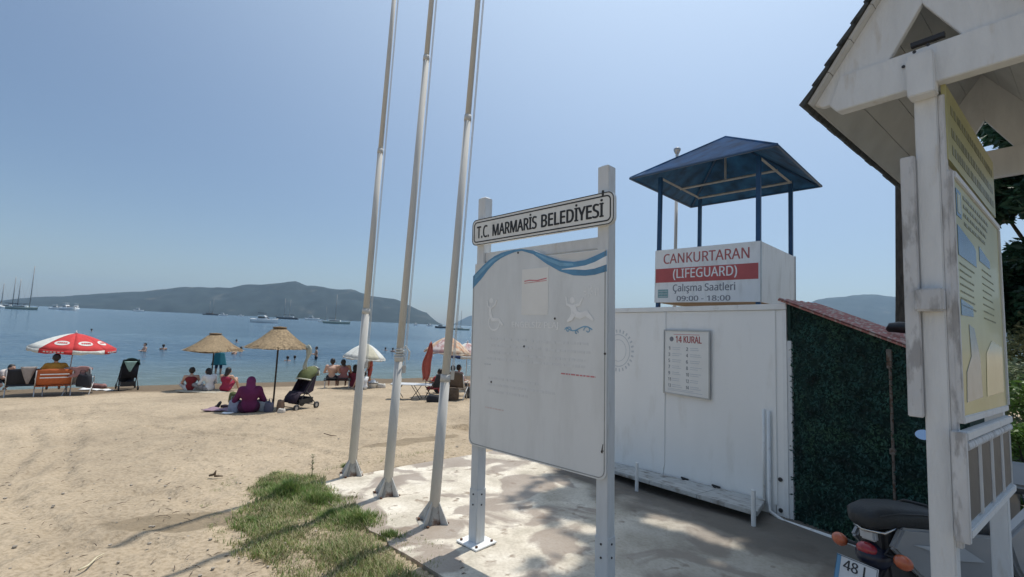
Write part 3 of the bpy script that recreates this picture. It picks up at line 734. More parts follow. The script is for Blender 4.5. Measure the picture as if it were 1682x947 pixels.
# ------------------------------------------------------------------ municipal sign
def sign():
    Wd = 1.178; gz = zt(-.213, 3.856)
    t = thing('notice_board', (-.213, 3.856, 0), 'white municipal notice board on two square posts with a faded blue wave print', 'sign', -.772, lean=-.017, tilt=-.019)
    # posts
    for x, zt_, zb in ((.035, 2.77, gz+.02), (Wd+.045, 2.77, 0)):
        MB().box(x-.042, x+.042, -.042, .042, zb-.02, zt_).build('post', WOODW, t, bevel=.003)
        MB().box(x-.046, x+.046, -.046, .046, zb, zb+.42).build('post_sleeve', WOODW, t, bevel=.003)
        for z in (zb+.38, zb+.30): MB().lathe([(0, 0), (.007, 0), (.007, .004), (0, .004)], 8, Matrix.Translation((x, -.046, z)) @ Matrix.Rotation(PI/2, 4, 'X')).lathe([(0, 0), (.007, 0), (.007, .004), (0, .004)], 8, Matrix.Translation((x+.046, 0, z)) @ Matrix.Rotation(PI/2, 4, 'Y')).build('bolt', DARK, t)
        MB().lathe([(.0, .012), (.03, .010), (.046, 0), (.046, -.004)], 4, Matrix.Translation((x, 0, zt_+.002)) @ Matrix.Rotation(PI/4, 4, 'Z')).build('post_cap', WOODW, t)
        fp = MB().box(x-.12, x+.12, -.11, .11, zb+.0, zb+.012); fp.build('foot_plate', WHITE, t, bevel=.002)
        for a, b_ in ((-.09, -.08), (.09, -.08), (-.09, .08), (.09, .08)):
            MB().lathe([(0, 0), (.011, 0), (.011, .012), (0, .014)], 6, Matrix.Translation((x+a, b_, zb+.012))).build('bolt', RUST, t)
    # beams
    MB().box(.078, Wd+.001, -.025, .02, 2.228, 2.305).build('cross_beam', WOODW, t, bevel=.004)
    MB().box(.078, Wd+.001, -.025, .02, .80, .87).build('cross_beam', WOODW, t, bevel=.004)
    # backing
    MB().box(-.02, 1.245, -.045, -.030, .78, 2.215).build('backing_board', SIGNB, t)
    # face panel with wave shaped top and rounded lower corners
    top = [(-.03, 2.115), (.078, 2.187), (.15, 2.230), (.224, 2.261), (.30, 2.280), (.374, 2.288), (.45, 2.291), (.516, 2.288), (.633, 2.265), (.763, 2.214), (.886, 2.169), (1.002, 2.150), (1.097, 2.155), (1.172, 2.176), (1.262, 2.203)]
    r = .05; bl = [(-.03+r-r*math.sin(a), .752+r-r*math.cos(a)) for a in [i*PI/12 for i in range(7)]]
    br = [(1.262-r+r*math.sin(a), .765+r-r*math.cos(a)) for a in [i*PI/12 for i in range(7)]]
    poly = top[::-1] + bl[::-1] + br
    m = MB(); m.prism(poly, -.056, -.046); m.build('face_panel', SIGNF, t)
    edge = [top[-1], (1.262, 1.4)] + br[::-1] + bl + [(-.03, 1.4), top[0]]
    ribbon([(x+(-.012 if x > .6 else .012), z+(.012 if z < 1.0 else 0)) for x, z in edge], .006, -.0565, GREYL, t, 'border_line')
    y = -.0565
    up = [(-.03, 2.115)]+top[1:]
    lo = [(-.03, 2.01), (.078, 2.091), (.15, 2.155), (.224, 2.206), (.30, 2.238), (.374, 2.258), (.45, 2.272), (.516, 2.274), (.633, 2.237), (.763, 2.155), (.886, 2.092), (1.002, 2.057), (1.097, 2.048), (1.172, 2.051), (1.262, 2.067)]
    def band(a, b_, mat, name, yy):
        k = MB()
        for i in range(len(a)-1): k.prism([a[i], a[i+1], b_[i+1], b_[i]], yy, yy-.0012)
        k.build(name, mat, t)
    band(up, lo, BLUEP, 'blue_wave', y)
    band([(.0, 2.122), (.078, 2.168), (.2, 2.236), (.33, 2.268)], [(.0, 2.085), (.078, 2.137), (.2, 2.215), (.33, 2.258)], BLUEP2, 'wave_highlight', y-.0012)
    band([(.90, 2.108), (1.0, 2.112), (1.097, 2.118), (1.172, 2.135), (1.262, 2.168)], [(.90, 2.104), (1.0, 2.098), (1.097, 2.088), (1.172, 2.092), (1.262, 2.112)], FADEW, 'wave_gap', y-.0012)
    band([(.66, 2.245), (.763, 2.200), (.886, 2.155), (1.0, 2.138)], [(.66, 2.235), (.763, 2.180), (.886, 2.130), (1.0, 2.124)], BLUEP2, 'wave_highlight', y-.0012)
    # pasted paper
    MB().box(.527, .782, y-.002, y, 1.792, 2.131).build('pasted_paper', PAPER, t)
    ribbon([(.552, 2.040), (.60, 2.046), (.68, 2.040), (.766, 2.052)], .008, y-.002, FADER, t, 'paper_stroke')
    ribbon([(.552, 2.026), (.64, 2.030), (.766, 2.036)], .004, y-.002, FADER, t, 'paper_stroke')
    text('ENGELSİZ PLAJ', .43, .876, 1.688, 1.752, y, FADEW, t, bold=.02)
    # wheelchair user
    ribbon([(.235+.062*math.cos(a), 1.735+.062*math.sin(a)) for a in [PI*.75+i*PI*1.35/14 for i in range(15)]], .012, y, FADEW, t, 'wheelchair_icon')
    ribbon([(.185, 1.865), (.190, 1.80), (.215, 1.755), (.29, 1.755), (.335, 1.712)], [.02, .032, .03, .024, .018], y-.0012, FADEW, t, 'wheelchair_icon')
    ribbon([(.155, 1.905), (.165, 1.86), (.20, 1.845), (.245, 1.875), (.262, 1.91)], .013, y-.0024, FADEW, t, 'wheelchair_icon')
    MB().lathe([(0, 0), (.022, 0), (.022, .0012), (0, .0012)], 14, Matrix.Translation((.198, y, 1.905)) @ Matrix.Rotation(PI/2, 4, 'X')).build('wheelchair_icon', FADEW, t)
    # swimmer
    MB().lathe([(0, 0), (.022, 0), (.022, .0012), (0, .0012)], 14, Matrix.Translation((.993, y, 1.890)) @ Matrix.Rotation(PI/2, 4, 'X')).build('swimmer_icon', FADEW, t)
    ribbon([(.940, 1.915), (.950, 1.862), (1.0, 1.845), (1.055, 1.862), (1.080, 1.905)], [.010, .018, .024, .018, .010], y-.0012, FADEW, t, 'swimmer_icon')
    ribbon([(1.0, 1.85), (1.015, 1.80), (1.06, 1.785), (1.11, 1.80), (1.165, 1.755)], [.045, .055, .045, .04, .015], y-.0024, FADEW, t, 'swimmer_icon')
    ribbon([(1.01, 1.80), (.985, 1.765), (.955, 1.745)], [.04, .03, .012], y-.0036, FADEW, t, 'swimmer_icon')
    # sun
    for k in range(8):
        a = k*PI/4
        ribbon([(1.125+.018*math.cos(a), 1.945+.018*math.sin(a)), (1.125+.038*math.cos(a), 1.945+.038*math.sin(a))], .006, y, FADEW, t, 'sun_ray')
    for dx in (.055, .075): ribbon([(1.125+dx, 1.915), (1.125+dx, 1.965)], .008, y, FADEW, t, 'sun_ray')
    # little waves
    def spiral(cx, cz, r, s, a0): return [(cx+s*r*(1-i/14)*math.cos(a0+i*.5), cz+r*(1-i/14)*math.sin(a0+i*.5)) for i in range(13)]
    ribbon([(.932, 1.690)]+[(.945+.21*i/12, 1.705-.018*math.sin(i*.52)-.001*i) for i in range(13)], .008, y, BLUEP2, t, 'small_wave')
    for cx, cz, s, rr in ((.962, 1.688, 1, .026), (1.118, 1.688, -1, .030), (1.03, 1.672, 1, .016)):
        ribbon(spiral(cx, cz, rr, s, 0), .006, y-.0012, BLUEP2, t, 'small_wave')
    # faded body text
    R = random.Random(5)
    for row, (z, a, b_) in enumerate([(1.605, .16, .58), (1.600, .63, 1.13), (1.552, .17, .72), (1.545, .76, 1.14), (1.50, .18, .5), (1.49, .55, 1.1), (1.45, .16, 1.1), (1.30, .18, .7), (1.25, .18, .85), (1.2, .18, .6)]):
        k = MB(); x = a
        while x < b_:
            w = R.uniform(.02, .07); k.box(x, min(x+w, b_), y-.0012, y, z-.008, z+.008); x += w+.012
        k.build('faded_text', FADET, t)
    for a, b_, z, mt in ((.905, 1.183, 1.393, FADER), (.135, .209, 1.404, FADEG), (.16, .36, 1.07, FADER2)):
        k = MB(); x = a
        while x < b_:
            w = R.uniform(.012, .034); k.box(x, min(x+w, b_), y-.0012, y, z-.0045, z+.0045); x += w+.007
        k.build('small_red_text', mt, t)
    for px, pz in ((.845, 1.765), (1.252, 1.545), (.22, 1.27), (.48, 2.262), (.56, 1.56)): MB().lathe([(0, 0), (.008, 0), (.008, .003), (0, .003)], 8, Matrix.Translation((px, y, pz)) @ Matrix.Rotation(PI/2, 4, 'X')).build('screw', DARK, t)
    ribbon([(1.232, .93), (1.236, .965), (1.24, .985)], [.012, .006, .004], y, DARK, t, 'graffiti_mark'); ribbon([(1.225, .94), (1.245, .945)], .005, y, DARK, t, 'graffiti_mark')
    # name plate: a rounded box plate with a double black line
    x0, x1, z0, z1 = -.035, 1.325, 2.366, 2.581
    def rrect(x0, x1, z0, z1, r, n=6):
        pts = []
        for cx, cz, a0 in ((x1-r, z1-r, 0), (x0+r, z1-r, PI/2), (x0+r, z0+r, PI), (x1-r, z0+r, 1.5*PI)):
            pts += [(cx+r*math.cos(a0+i*PI/2/n), cz+r*math.sin(a0+i*PI/2/n)) for i in range(n+1)]
        return pts
    MB().prism(rrect(x0, x1, z0, z1, .045), -.075, -.045).build('name_plate', PLATEW, t)
    yy = -.0755
    for ins, w in ((.004, .006), (.026, .009)):
        rr = rrect(x0+ins, x1-ins, z0+ins, z1-ins, .045-ins*.6); rr.append(rr[0])
        ribbon(rr, w, yy, BLACK, t, 'plate_border')
    text('T.C.', x0+.058, x0+.205, z0+.055, z0+.155, yy, BLACK, t, bold=.028)
    text('MARMARİS', x0+.245, x0+.715, z0+.055, z0+.172, yy, BLACK, t, bold=.028)
    text('BELEDİYESİ', x0+.755, x0+1.285, z0+.055, z0+.172, yy, BLACK, t, bold=.028)
    MB().box(1.20, 1.29, -.05, -.03, 2.545, 2.562).box(1.235, 1.25, -.08, -.07, 2.56, 2.595).build('clamp', DARK, t, bevel=.002)
GREYL = pm('grey_line', (.30, .31, .31), .5, .15, 30)
FADET = pm('ghost_lettering', (.70, .72, .73), .4, .04, 20)
FADER2 = pm('ghost_red_lettering', (.68, .60, .59), .4, .04, 20)
PLATEW = pm('name_plate_white', (.76, .76, .73), .4, .05, 6, col2=(.50, .46, .40), mask_scale=5, mask_lo=.58, mask_hi=.8)
sign()

# ------------------------------------------------------------------ flagpoles
ROPE = pm('white_rope', (.62, .62, .6), .8, .1, 60)
CONC = pm('rusty_base', (.42, .40, .36), .7, .1, 10, .2, 30, col2=(.14, .085, .06), mask_scale=10, mask_lo=.48, mask_hi=.6)
def flagpole(px, py, toppx, joints, label, w0):
    p = gp(px, py); z0 = p.z
    Ttop = at(toppx, 0, p.y)
    lean = math.atan((Ttop.x-p.x)/(Ttop.z-z0))
    t = thing('flagpole', (p.x, p.y, z0), label, 'flagpole', 0, 'flagpoles in a row on the concrete edge', lean=lean)
    Ht = 6.6; r = w0; zs = [0]+joints+[Ht]
    for i in range(len(zs)-1):
        r1 = r*.88
        MB().tube([(0, 0, zs[i]+.01), (0, 0, zs[i+1])], [r, r1], 16).build('pole_section', POLEW, t, smooth=True)
        if i < len(zs)-2: MB().tube([(0, 0, zs[i+1]-.04), (0, 0, zs[i+1]+.02)], [r1*1.10, r1*1.06], 16).build('collar', POLEW, t, smooth=True)
        r = r1*.86
    MB().sphere((0, 0, Ht+.04), .05, 12).build('ball_finial', POLEW, t, smooth=True)
    MB().box(-.13, .13, -.13, .13, .0, .012, Matrix.Rotation(.35, 4, 'Z')).build('base_plate', CONC, t, bevel=.002)
    for k in range(4):
        M = Matrix.Rotation(.35+k*PI/2+PI/4, 4, 'Z')
        MB().prism([(w0*.9, .012), (.155, .012), (.155, .03), (w0*.9, .20)], -.005, .005, 'XZ', M).build('gusset', POLEW, t)
        MB().lathe([(0, 0), (.014, 0), (.014, .018), (0, .02)], 6, M @ Matrix.Translation((.13, .035, .012))).build('bolt', RUST, t)
    MB().lathe([(w0*1.9, .012), (w0*1.15, .13), (w0*1.0, .16)], 8).build('base_cone', CONC, t, smooth=False)
    a = w0+.008
    MB().tube([(a, 0, 1.3), (a*.95, 0, 3.2), (a*.8, 0, Ht-.05)], .004, 5).build('halyard', ROPE, t)
    MB().tube([(a+.010, .012, 1.3), (a+.006, .008, 3.2), (a*.8+.01, 0, Ht-.05)], .0035, 5).build('halyard', ROPE, t)
    MB().box(w0*.9, w0+.03, -.006, .006, 1.26, 1.34).build('cleat', CABG, t, bevel=.002)
    return t
flagpole(577, 782, 647, [1.95, 3.95], 'slimmest white flagpole at the left end of the row, beside the grass tuft', .050)
fp = flagpole(635, 815, 709, [1.42, 4.75], 'middle white flagpole with a grey rope knot wound round it', .050)
MB().tube([(.052*math.cos(i*.9), .052*math.sin(i*.9), 1.40+.004*i) for i in range(28)], .008, 5).tube([(.03, -.05, 1.48), (.07, -.06, 1.55), (.11, -.03, 1.49), (.10, 0, 1.40)], .010, 6).build('rope_knot', ROPE, fp)
flagpole(711, 860, 785, [1.28, 3.72], 'white flagpole nearest the notice board, right end of the row', .048)

# ------------------------------------------------------------------ kiosk at the right
MAPY = pm('yellowed_map_sheet', (.40, .385, .17), .38, .10, 2.5, col2=(.46, .44, .24), mask_scale=2, mask_lo=.45, mask_hi=.7, coat=.12)
MAPB = pm('map_blue_print', (.05, .14, .27), .25, .15, 8)
MAPG = pm('map_grey_print', (.22, .22, .13), .4, .2, 30)
MAPS = pm('map_sea_print', (.24, .29, .31), .25, .2, 6)
MAPL = pm('map_pale_print', (.46, .45, .27), .2, .1, 6)
INSET = pm('grey_inset_panel', (.085, .083, .08), .5, .15, 6, .1, 20)
def kiosk():
    t = thing('information_kiosk', (1.533, 1.65, 0), 'white wooden information kiosk with a small gabled shingle roof, filling the right edge', 'kiosk', -.92, lean=-.011, tilt=.025)
    L = 1.46; ph = .045
    zb0, zb1 = 2.70, 2.855
    for y in (0, 1.24):
        MB().box(-.040, .028, y+(0 if y == 0 else -.04), y+(.068 if y == 0 else .03), -.05, zb0 if y == 0 else 2.75).build('post', WOODW, t, bevel=.004)
    # worn corner strip on near post
    MB().box(.0285, .048, .002, .028, 1.02, 2.66).build('corner_batten', WORN, t, bevel=.003)
    # capital block
    MB().prism([(-.046, 2.655), (.034, 2.655), (.034, 2.80), (.030, 2.825), (-.040, 2.825), (-.050, 2.80), (-.050, 2.71)], -.062, -.001).build('capital_block', WOODW, t, bevel=.004)
    # gables, front and back
    ap = 3.345; hw = .392; ez = 2.765; sl = (ap-ez)/hw
    for yg in (-.022, 1.36):
        y0, y1 = yg, yg+.03
        rb = .155
        # tie beam
        MB().prism([(-.315, zb0+.035), (-.285, zb0), (.285, zb0), (.315, zb0+.035), (.305, zb1), (-.275, zb1)], y0-.012, y1+.012).build('tie_beam', WOODW, t, bevel=.003)
        for s in (-1, 1):
            poly = [(s*(hw-.012), ez), (0, ap-.015), (0, ap-.20-.06), (s*.118, zb1-.002), (s*.27, zb1-.002), (s*.30, zb0+.02)]
            poly = [(s*(hw-.014), ez+.0), (0, ap-.02), (0, 3.045), (s*.112, zb1-.004), (s*.27, zb1-.004), (s*.29, zb0+.045), (s*.345, zb0+.045)]
            MB().prism(poly, y0, y1-.004).build('gable_board', WOODW, t, bevel=.002)
    MB().box(-.04, .06, -.02, .0, 2.88, 2.897).build('bracket', DARK, t)
    for x, z in ((-.06, 2.80), (.02, 2.84), (-.02, 2.83)): MB().lathe([(0, 0), (.006, 0), (.006, .004), (0, .004)], 8, Matrix.Translation((x, -.036 if x < -.055 or x > .035 else -.064, z)) @ Matrix.Rotation(PI/2, 4, 'X')).build('bolt', DARK, t)
    # roof slopes: boards below, shingles above
    for s in (-1, 1):
        ang = math.atan(sl)
        ln = math.hypot(hw, ap-ez)
        def P(u, y, w):   # u down the slope from the ridge, w out of the roof
            return (s*(u*math.cos(ang)+w*math.sin(ang)), y, ap-u*math.sin(ang)+w*math.cos(ang))
        nb = 5
        for k in range(nb):
            u0, u1 = ln*k/nb+.002, ln*(k+1)/nb-.001
            m = MB(); m.v = [P(u, y, w) for w in (-.012, .0) for u, y in ((u0, -.06), (u1, -.06), (u1, L), (u0, L))]
            m.f = [(0, 1, 2, 3), (7, 6, 5, 4), (0, 4, 5, 1), (1, 5, 6, 2), (2, 6, 7, 3), (3, 7, 4, 0)]; m.build('roof_board', SOFF, t)
        m = MB(); R = random.Random(8+s)
        rows = 8; cols = 14
        for i in range(rows):
            for j in range(cols):
                u0 = ln*i/rows-.01; u1 = ln*(i+1)/rows+.014; ya = -.075+(L+.09)*j/cols+.001; yb = -.075+(L+.09)*(j+1)/cols-.002; w = .014+R.uniform(0, .004)
                k = len(m.v); u1 += R.uniform(0, .006)
                m.v += [P(u0, ya, .003), P(u0, yb, .003), P(u1, yb, .003), P(u1, ya, .003), P(u0, ya, .010), P(u0, yb, .010), P(u1, yb, w+.008), P(u1, ya, w+.008)]
                m.f += [tuple(k+q for q in f) for f in ((0, 1, 2, 3), (7, 6, 5, 4), (0, 4, 5, 1), (1, 5, 6, 2), (2, 6, 7, 3), (3, 7, 4, 0))]
        m.build('shingles', ROOFD, t, kind='stuff')
    # panels, camera side (x = +)
    X = .052
    def yz(name, y0, y1, z0, z1, x0, x1, mat, bev=0): return MB().box(x0, x1, y0, y1, z0, z1).build(name, mat, t, bevel=bev)
    yz('header_board', .01, 1.09, 2.405, 2.70, .038, X, MAPY)
    yz('map_board', .03, 1.06, 1.465, 2.335, .030, X+.006, MAPY)
    yz('map_frame', .004, .03, 1.44, 2.36, .040, X+.010, WORN, .003)
    yz('map_frame', .03, 1.085, 2.335, 2.362, .046, X+.014, WOODW, .003)
    yz('map_frame', .03, 1.085, 1.438, 1.465, .046, X+.010, WOODW, .003)
    yz('map_frame', 1.06, 1.085, 1.465, 2.335, .046, X+.014, WOODW, .003)
    xx = X+.0065; e = .0012
    def pr(name, poly, mat, k=0): return MB().prism(poly, xx+e*k, xx+e*(k+1), 'YZ').build(name, mat, t)
    # header writing, faint
    R = random.Random(2)
    for z in (2.62, 2.53, 2.46):
        m = MB(); y = .08
        while y < 1.02:
            w = R.uniform(.02, .06); m.box(X+.0005, X+.0015, y, y+w*.6, z-.018, z+.018); y += w
        m.build('header_lettering', MAPG, t, kind='stuff')
    pr('print_block', [(.065, 2.05), (.42, 2.05), (.42, 2.12), (.38, 2.135), (.065, 2.165)], MAPB)
    pr('print_block', [(.50, 2.09), (.76, 2.09), (.76, 2.125), (.50, 2.155)], MAPB)
    pr('print_block', [(.07, 1.825), (.30, 1.835), (.30, 1.875), (.07, 1.885)], MAPB)
    pr('info_symbol', [(.062, 2.20), (.15, 2.20), (.15, 2.305), (.062, 2.305)], MAPB)
    pr('info_symbol', [(.080, 2.215), (.132, 2.215), (.132, 2.29), (.080, 2.29)], MAPL, 1)
    for k in range(4):
        m = MB(); y = .2
        for j in range(12): w = R.uniform(.012, .05); m.box(xx, xx+e, y, y+w, 2.30-k*.035-.008, 2.30-k*.035+.006); y += w+.014
        m.build('map_lettering', MAPG, t, kind='stuff')
    for k in range(7):
        m = MB(); y = .08
        while y < .28+.12*R.random(): w = R.uniform(.006, .022); m.box(xx, xx+e, y, y+w, 2.02-k*.026-.003, 2.02-k*.026+.003); y += w+.007
        m.build('map_lettering', MAPG, t, kind='stuff')
    pr('map_sea', [(.10, 1.51), (.42, 1.52), (.40, 1.68), (.30, 1.79), (.20, 1.80), (.22, 1.68), (.12, 1.62)], MAPS)
    pr('map_land', [(.52, 1.52), (.97, 1.53), (1.0, 1.74), (.7, 1.76), (.55, 1.70)], MAPL)
    for k in range(8):
        m = MB(); y = .55
        while y < .75+.2*R.random(): w = R.uniform(.006, .024); m.box(xx, xx+e, y, y+w, 2.06-k*.03-.003, 2.06-k*.03+.003); y += w+.009
        m.build('map_lettering', MAPG, t, kind='stuff')
    # lower rack of four framed insets
    ya, yb, z0, z1 = .0, 1.06, 1.095, 1.385
    yz('rack_back', ya-.01, yb, z0, z1, X-.007, X+.004, WORN)
    yz('rack_rail', ya-.012, yb+.01, z1, z1+.03, X-.007, X+.022, WOODW, .003)
    yz('rack_rail', ya-.012, yb+.01, z0-.03, z0, X-.007, X+.022, WOODW, .003)
    yz('rack_stile', ya-.035, ya-.011, z0-.045, z1+.03, X-.02, X+.02, WORN, .003)
    n = 4; w = (yb-ya)/n
    for k in range(n):
        a = ya+w*k+.008; b_ = a+w-.016
        yz('inset_panel', a+.013, b_-.010, z0+.012, z1-.03, X+.004, X+.009, INSET)
        yz('inset_stile', a, a+.013, z0+.002, z1-.002, X+.004, X+.014, WOODW, .003)
        yz('inset_stile', b_-.010, b_, z0+.002, z1-.002, X+.004, X+.014, WOODW, .003)
        MB().prism([(X+.004, z1-.034), (X+.020, z1-.034), (X+.024, z1-.022), (X+.018, z1-.006), (X+.004, z1-.002)], a-.004, b_+.004, 'XZ').build('inset_hood', WORN, t, bevel=.002)
    # boards on the far side
    MB().box(-.080, -.0410, .0, 1.2, 1.45, 2.43).build('rear_board', WOODW, t, bevel=.003)
    MB().box(-.084, -.0405, -.022, -.0, 1.445, 2.435).build('rear_board_edge', WORN, t, bevel=.003)
    MB().box(-.050, .030, -.045, -.001, 1.832, 1.915).build('cross_block', WORN, t, bevel=.006)
    MB().box(-.03, .03, .045, 1.2, 2.64, 2.70).build('top_rail', WOODW, t, bevel=.004)
    for z in (.70, .90): MB().lathe([(0, 0), (.006, 0), (.006, .002), (0, .002)], 8, Matrix.Translation((-.005, -.001, z)) @ Matrix.Rotation(PI/2, 4, 'X')).build('nail', RUST, t)
kiosk()

# ------------------------------------------------------------------ grass, trees, bushes
def grass():
    zone = [(388, 868), (405, 836), (428, 822), (405, 800), (425, 782), (470, 774), (508, 782), (530, 800), (575, 822), (605, 848), (622, 880), (650, 915), (690, 955), (660, 1000), (470, 1000), (425, 930), (400, 905)]
    P = [tuple(gp(*q)[:2]) for q in zone]
    x0 = min(p[0] for p in P); x1 = max(p[0] for p in P); y0 = min(p[1] for p in P); y1 = max(p[1] for p in P)
    R = random.Random(11)
    mats = [pm('grass_green', (.15, .25, .060), .6, .35, 6, trans=.35), pm('grass_olive', (.25, .28, .10), .6, .3, 6, trans=.35), pm('grass_straw', (.40, .35, .20), .7, .2, 6, trans=.2)]
    ms = [MB(), MB(), MB()]
    tufts = [(gp(475, 812), .42, .15), (gp(520, 826), .30, .13), (gp(585, 858), .34, .10), (gp(545, 850), .3, .07), (gp(410, 858), .22, .06), (gp(640, 882), .22, .05), (gp(440, 800), .2, .07), (gp(575, 780), .10, .07), (gp(566, 768), .08, .06)]
    def blade(x, y, h, lean, w, mi):
        a = R.uniform(0, 2*PI); z = zt(x, y)+.03*noise.noise((x*.9, y*.9, 3))
        if inside(x, y, SLAB): z = zt(x, y)+.012
        c = Vector((x, y, z-.01)); d = Vector((math.cos(a), math.sin(a), 0)); n = Vector((-d.y, d.x, 0))*w/2
        mid = c+Vector((0, 0, h*.6))+d*lean*h*.3; tip = c+Vector((0, 0, h))+d*lean*h
        ms[mi].add([c-n, c+n, mid+n*.7, mid-n*.7, tip], [(0, 1, 2, 3), (3, 2, 4)])
    N_ = 0
    while N_ < 30000:
        x = R.uniform(x0, x1); y = R.uniform(y0, y1)
        if not inside(x+.22*noise.noise((x*2.3, y*2.3, 0))+.08*noise.noise((x*9, y*9, 0)), y+.22*noise.noise((x*2.3, y*2.3, 9))+.08*noise.noise((x*9, y*9, 9)), P): continue
        jx, jy = R.gauss(0, .10), R.gauss(0, .10)
        if not inside(x+jx, y+jy, P): continue
        d = noise.noise((x*2.2, y*2.2, 4)); N_ += 1
        if d < -.2 and R.random() < .45: continue
        k = R.random(); lush = 1 if y > 3.95 else .55
        mi = 0 if k < .30*lush else (1 if k < .66 else 2)
        h = R.uniform(.014, .055)*(1.2+d)
        blade(x, y, h, R.uniform(.2, 1.1), R.uniform(.004, .008), mi)
    for c, r, h in tufts:
        for k in range(int(4200*r*r*4)):
            a = R.uniform(0, 2*PI); q = r*abs(R.gauss(0, .52))
            x = c.x+q*math.cos(a); y = c.y+q*math.sin(a)*.7
            hh = h*math.exp(-(q/r)**2*1.3)*R.uniform(.35, 1.15)*(1+.5*noise.noise((x*7, y*7, 2)))
            blade(x, y, hh, R.uniform(.1, .9), R.uniform(.004, .008), 0 if R.random() < .55 else 1)
    # scattered dry clumps on the sand around
    for k in range(230):
        q = gp(*((R.uniform(335, 470), R.uniform(785, 900)) if k % 3 else (R.uniform(600, 720), R.uniform(880, 960)))); 
        for j in range(14): blade(q.x+R.gauss(0, .03), q.y+R.gauss(0, .03), R.uniform(.01, .03), R.uniform(.3, 1.2), .004, R.choice((1, 1, 2, 0)))
    for k in range(26):
        f = R.random(); q = gp(520+240*f, 775-40*f+R.uniform(-3, 2))
        for j in range(10): blade(q.x+R.gauss(0, .04), q.y+R.gauss(0, .02), R.uniform(.01, .05), R.uniform(.2, .9), .005, R.choice((0, 1, 1)))
    for m, n, l in zip(ms, mats, ('fresh green grass with a taller tuft beside the first flagpole', 'short olive grass beside the concrete', 'dry straw coloured grass blades in the patch')):
        tag(m.build('grass', n, kind='stuff'), l, 'grass')
grass()

# small weed growing at the slab edge
def weed():
    p = gp(511, 788); t = thing('tall_weed', p, 'single thin tall weed standing by the grass tuft at the slab corner', 'weed')
    g = pm('weed_green', (.10, .13, .04), .7, .3, 10, trans=.2); R = random.Random(4)
    MB().tube([(0, 0, -.02), (.004, 0, .10), (-.006, .0, .20), (.004, 0, .26)], [.005, .004, .003, .0015], 5).build('stem', g, t)
    m = MB()
    for k in range(60):
        z = R.uniform(.09, .27); a = R.uniform(0, 2*PI); l = R.uniform(.012, .04); d = Vector((math.cos(a), math.sin(a), .4)); n = Vector((-d.y, d.x, 0))*.006
        c = Vector((0, 0, z)); m.add([c, c+d*l*.5+n, c+d*l, c+d*l*.5-n], [(0, 1, 2, 3)])
    m.build('leaves', g, t, kind='stuff')
weed()

BARK = pm('dark_bark', (.075, .062, .05), .9, .35, 9, .8, 22, stretch=(3, 3, .7))
def leaves(clumps, n, size, mat, parent, seed, name='crown', flat=.6, gaps=()):
    R = random.Random(seed); m = MB(); pl_ = parent.matrix_world.translation
    tot = sum(c[1]**2 for c in clumps)
    for c, r in clumps:
        k = int(n*r*r/tot)
        for i in range(k):
            v = Vector((R.gauss(0, 1), R.gauss(0, 1), R.gauss(0, 1))).normalized()*r*(R.random()**.45)
            v.z *= flat; p = Vector(c)+v
            if gaps:      # leaves left out so sun patches land on chosen ground spots
                w = p+pl_; gx = w.x-sv.x/sv.z*w.z; gy = w.y-sv.y/sv.z*w.z
                if any(((gx-a_)*cs+(gy-b2)*sn)**2/ra**2+((gy-b2)*cs-(gx-a_)*sn)**2/rb**2 < 1 for a_, b2, ra, rb, cs, sn in gaps): continue
            a = Vector((R.gauss(0, 1), R.gauss(0, 1), R.gauss(0, .6))).normalized(); b_ = a.cross(Vector((R.gauss(0, 1), R.gauss(0, 1), R.gauss(0, 1)))).normalized()
            l = size*R.uniform(.6, 1.3); a *= l; b_ *= l*.38
            m.add([p-a, p+b_, p+a, p-b_], [(0, 1, 2, 3)])
    return m.build(name, mat, parent, kind='stuff')
LEAF = pm('tree_leaves', (.035, .068, .022), .55, .4, 1.2, trans=.2)
LEAFD = pm('dark_tree_leaves', (.022, .070, .038), .5, .4, 1.5, trans=.3)
LEAFB = pm('bright_bush_leaves', (.10, .19, .035), .5, .35, 3, trans=.3)
LEAFG = pm('grey_bush_leaves', (.20, .24, .13), .6, .4, 3, trans=.2)

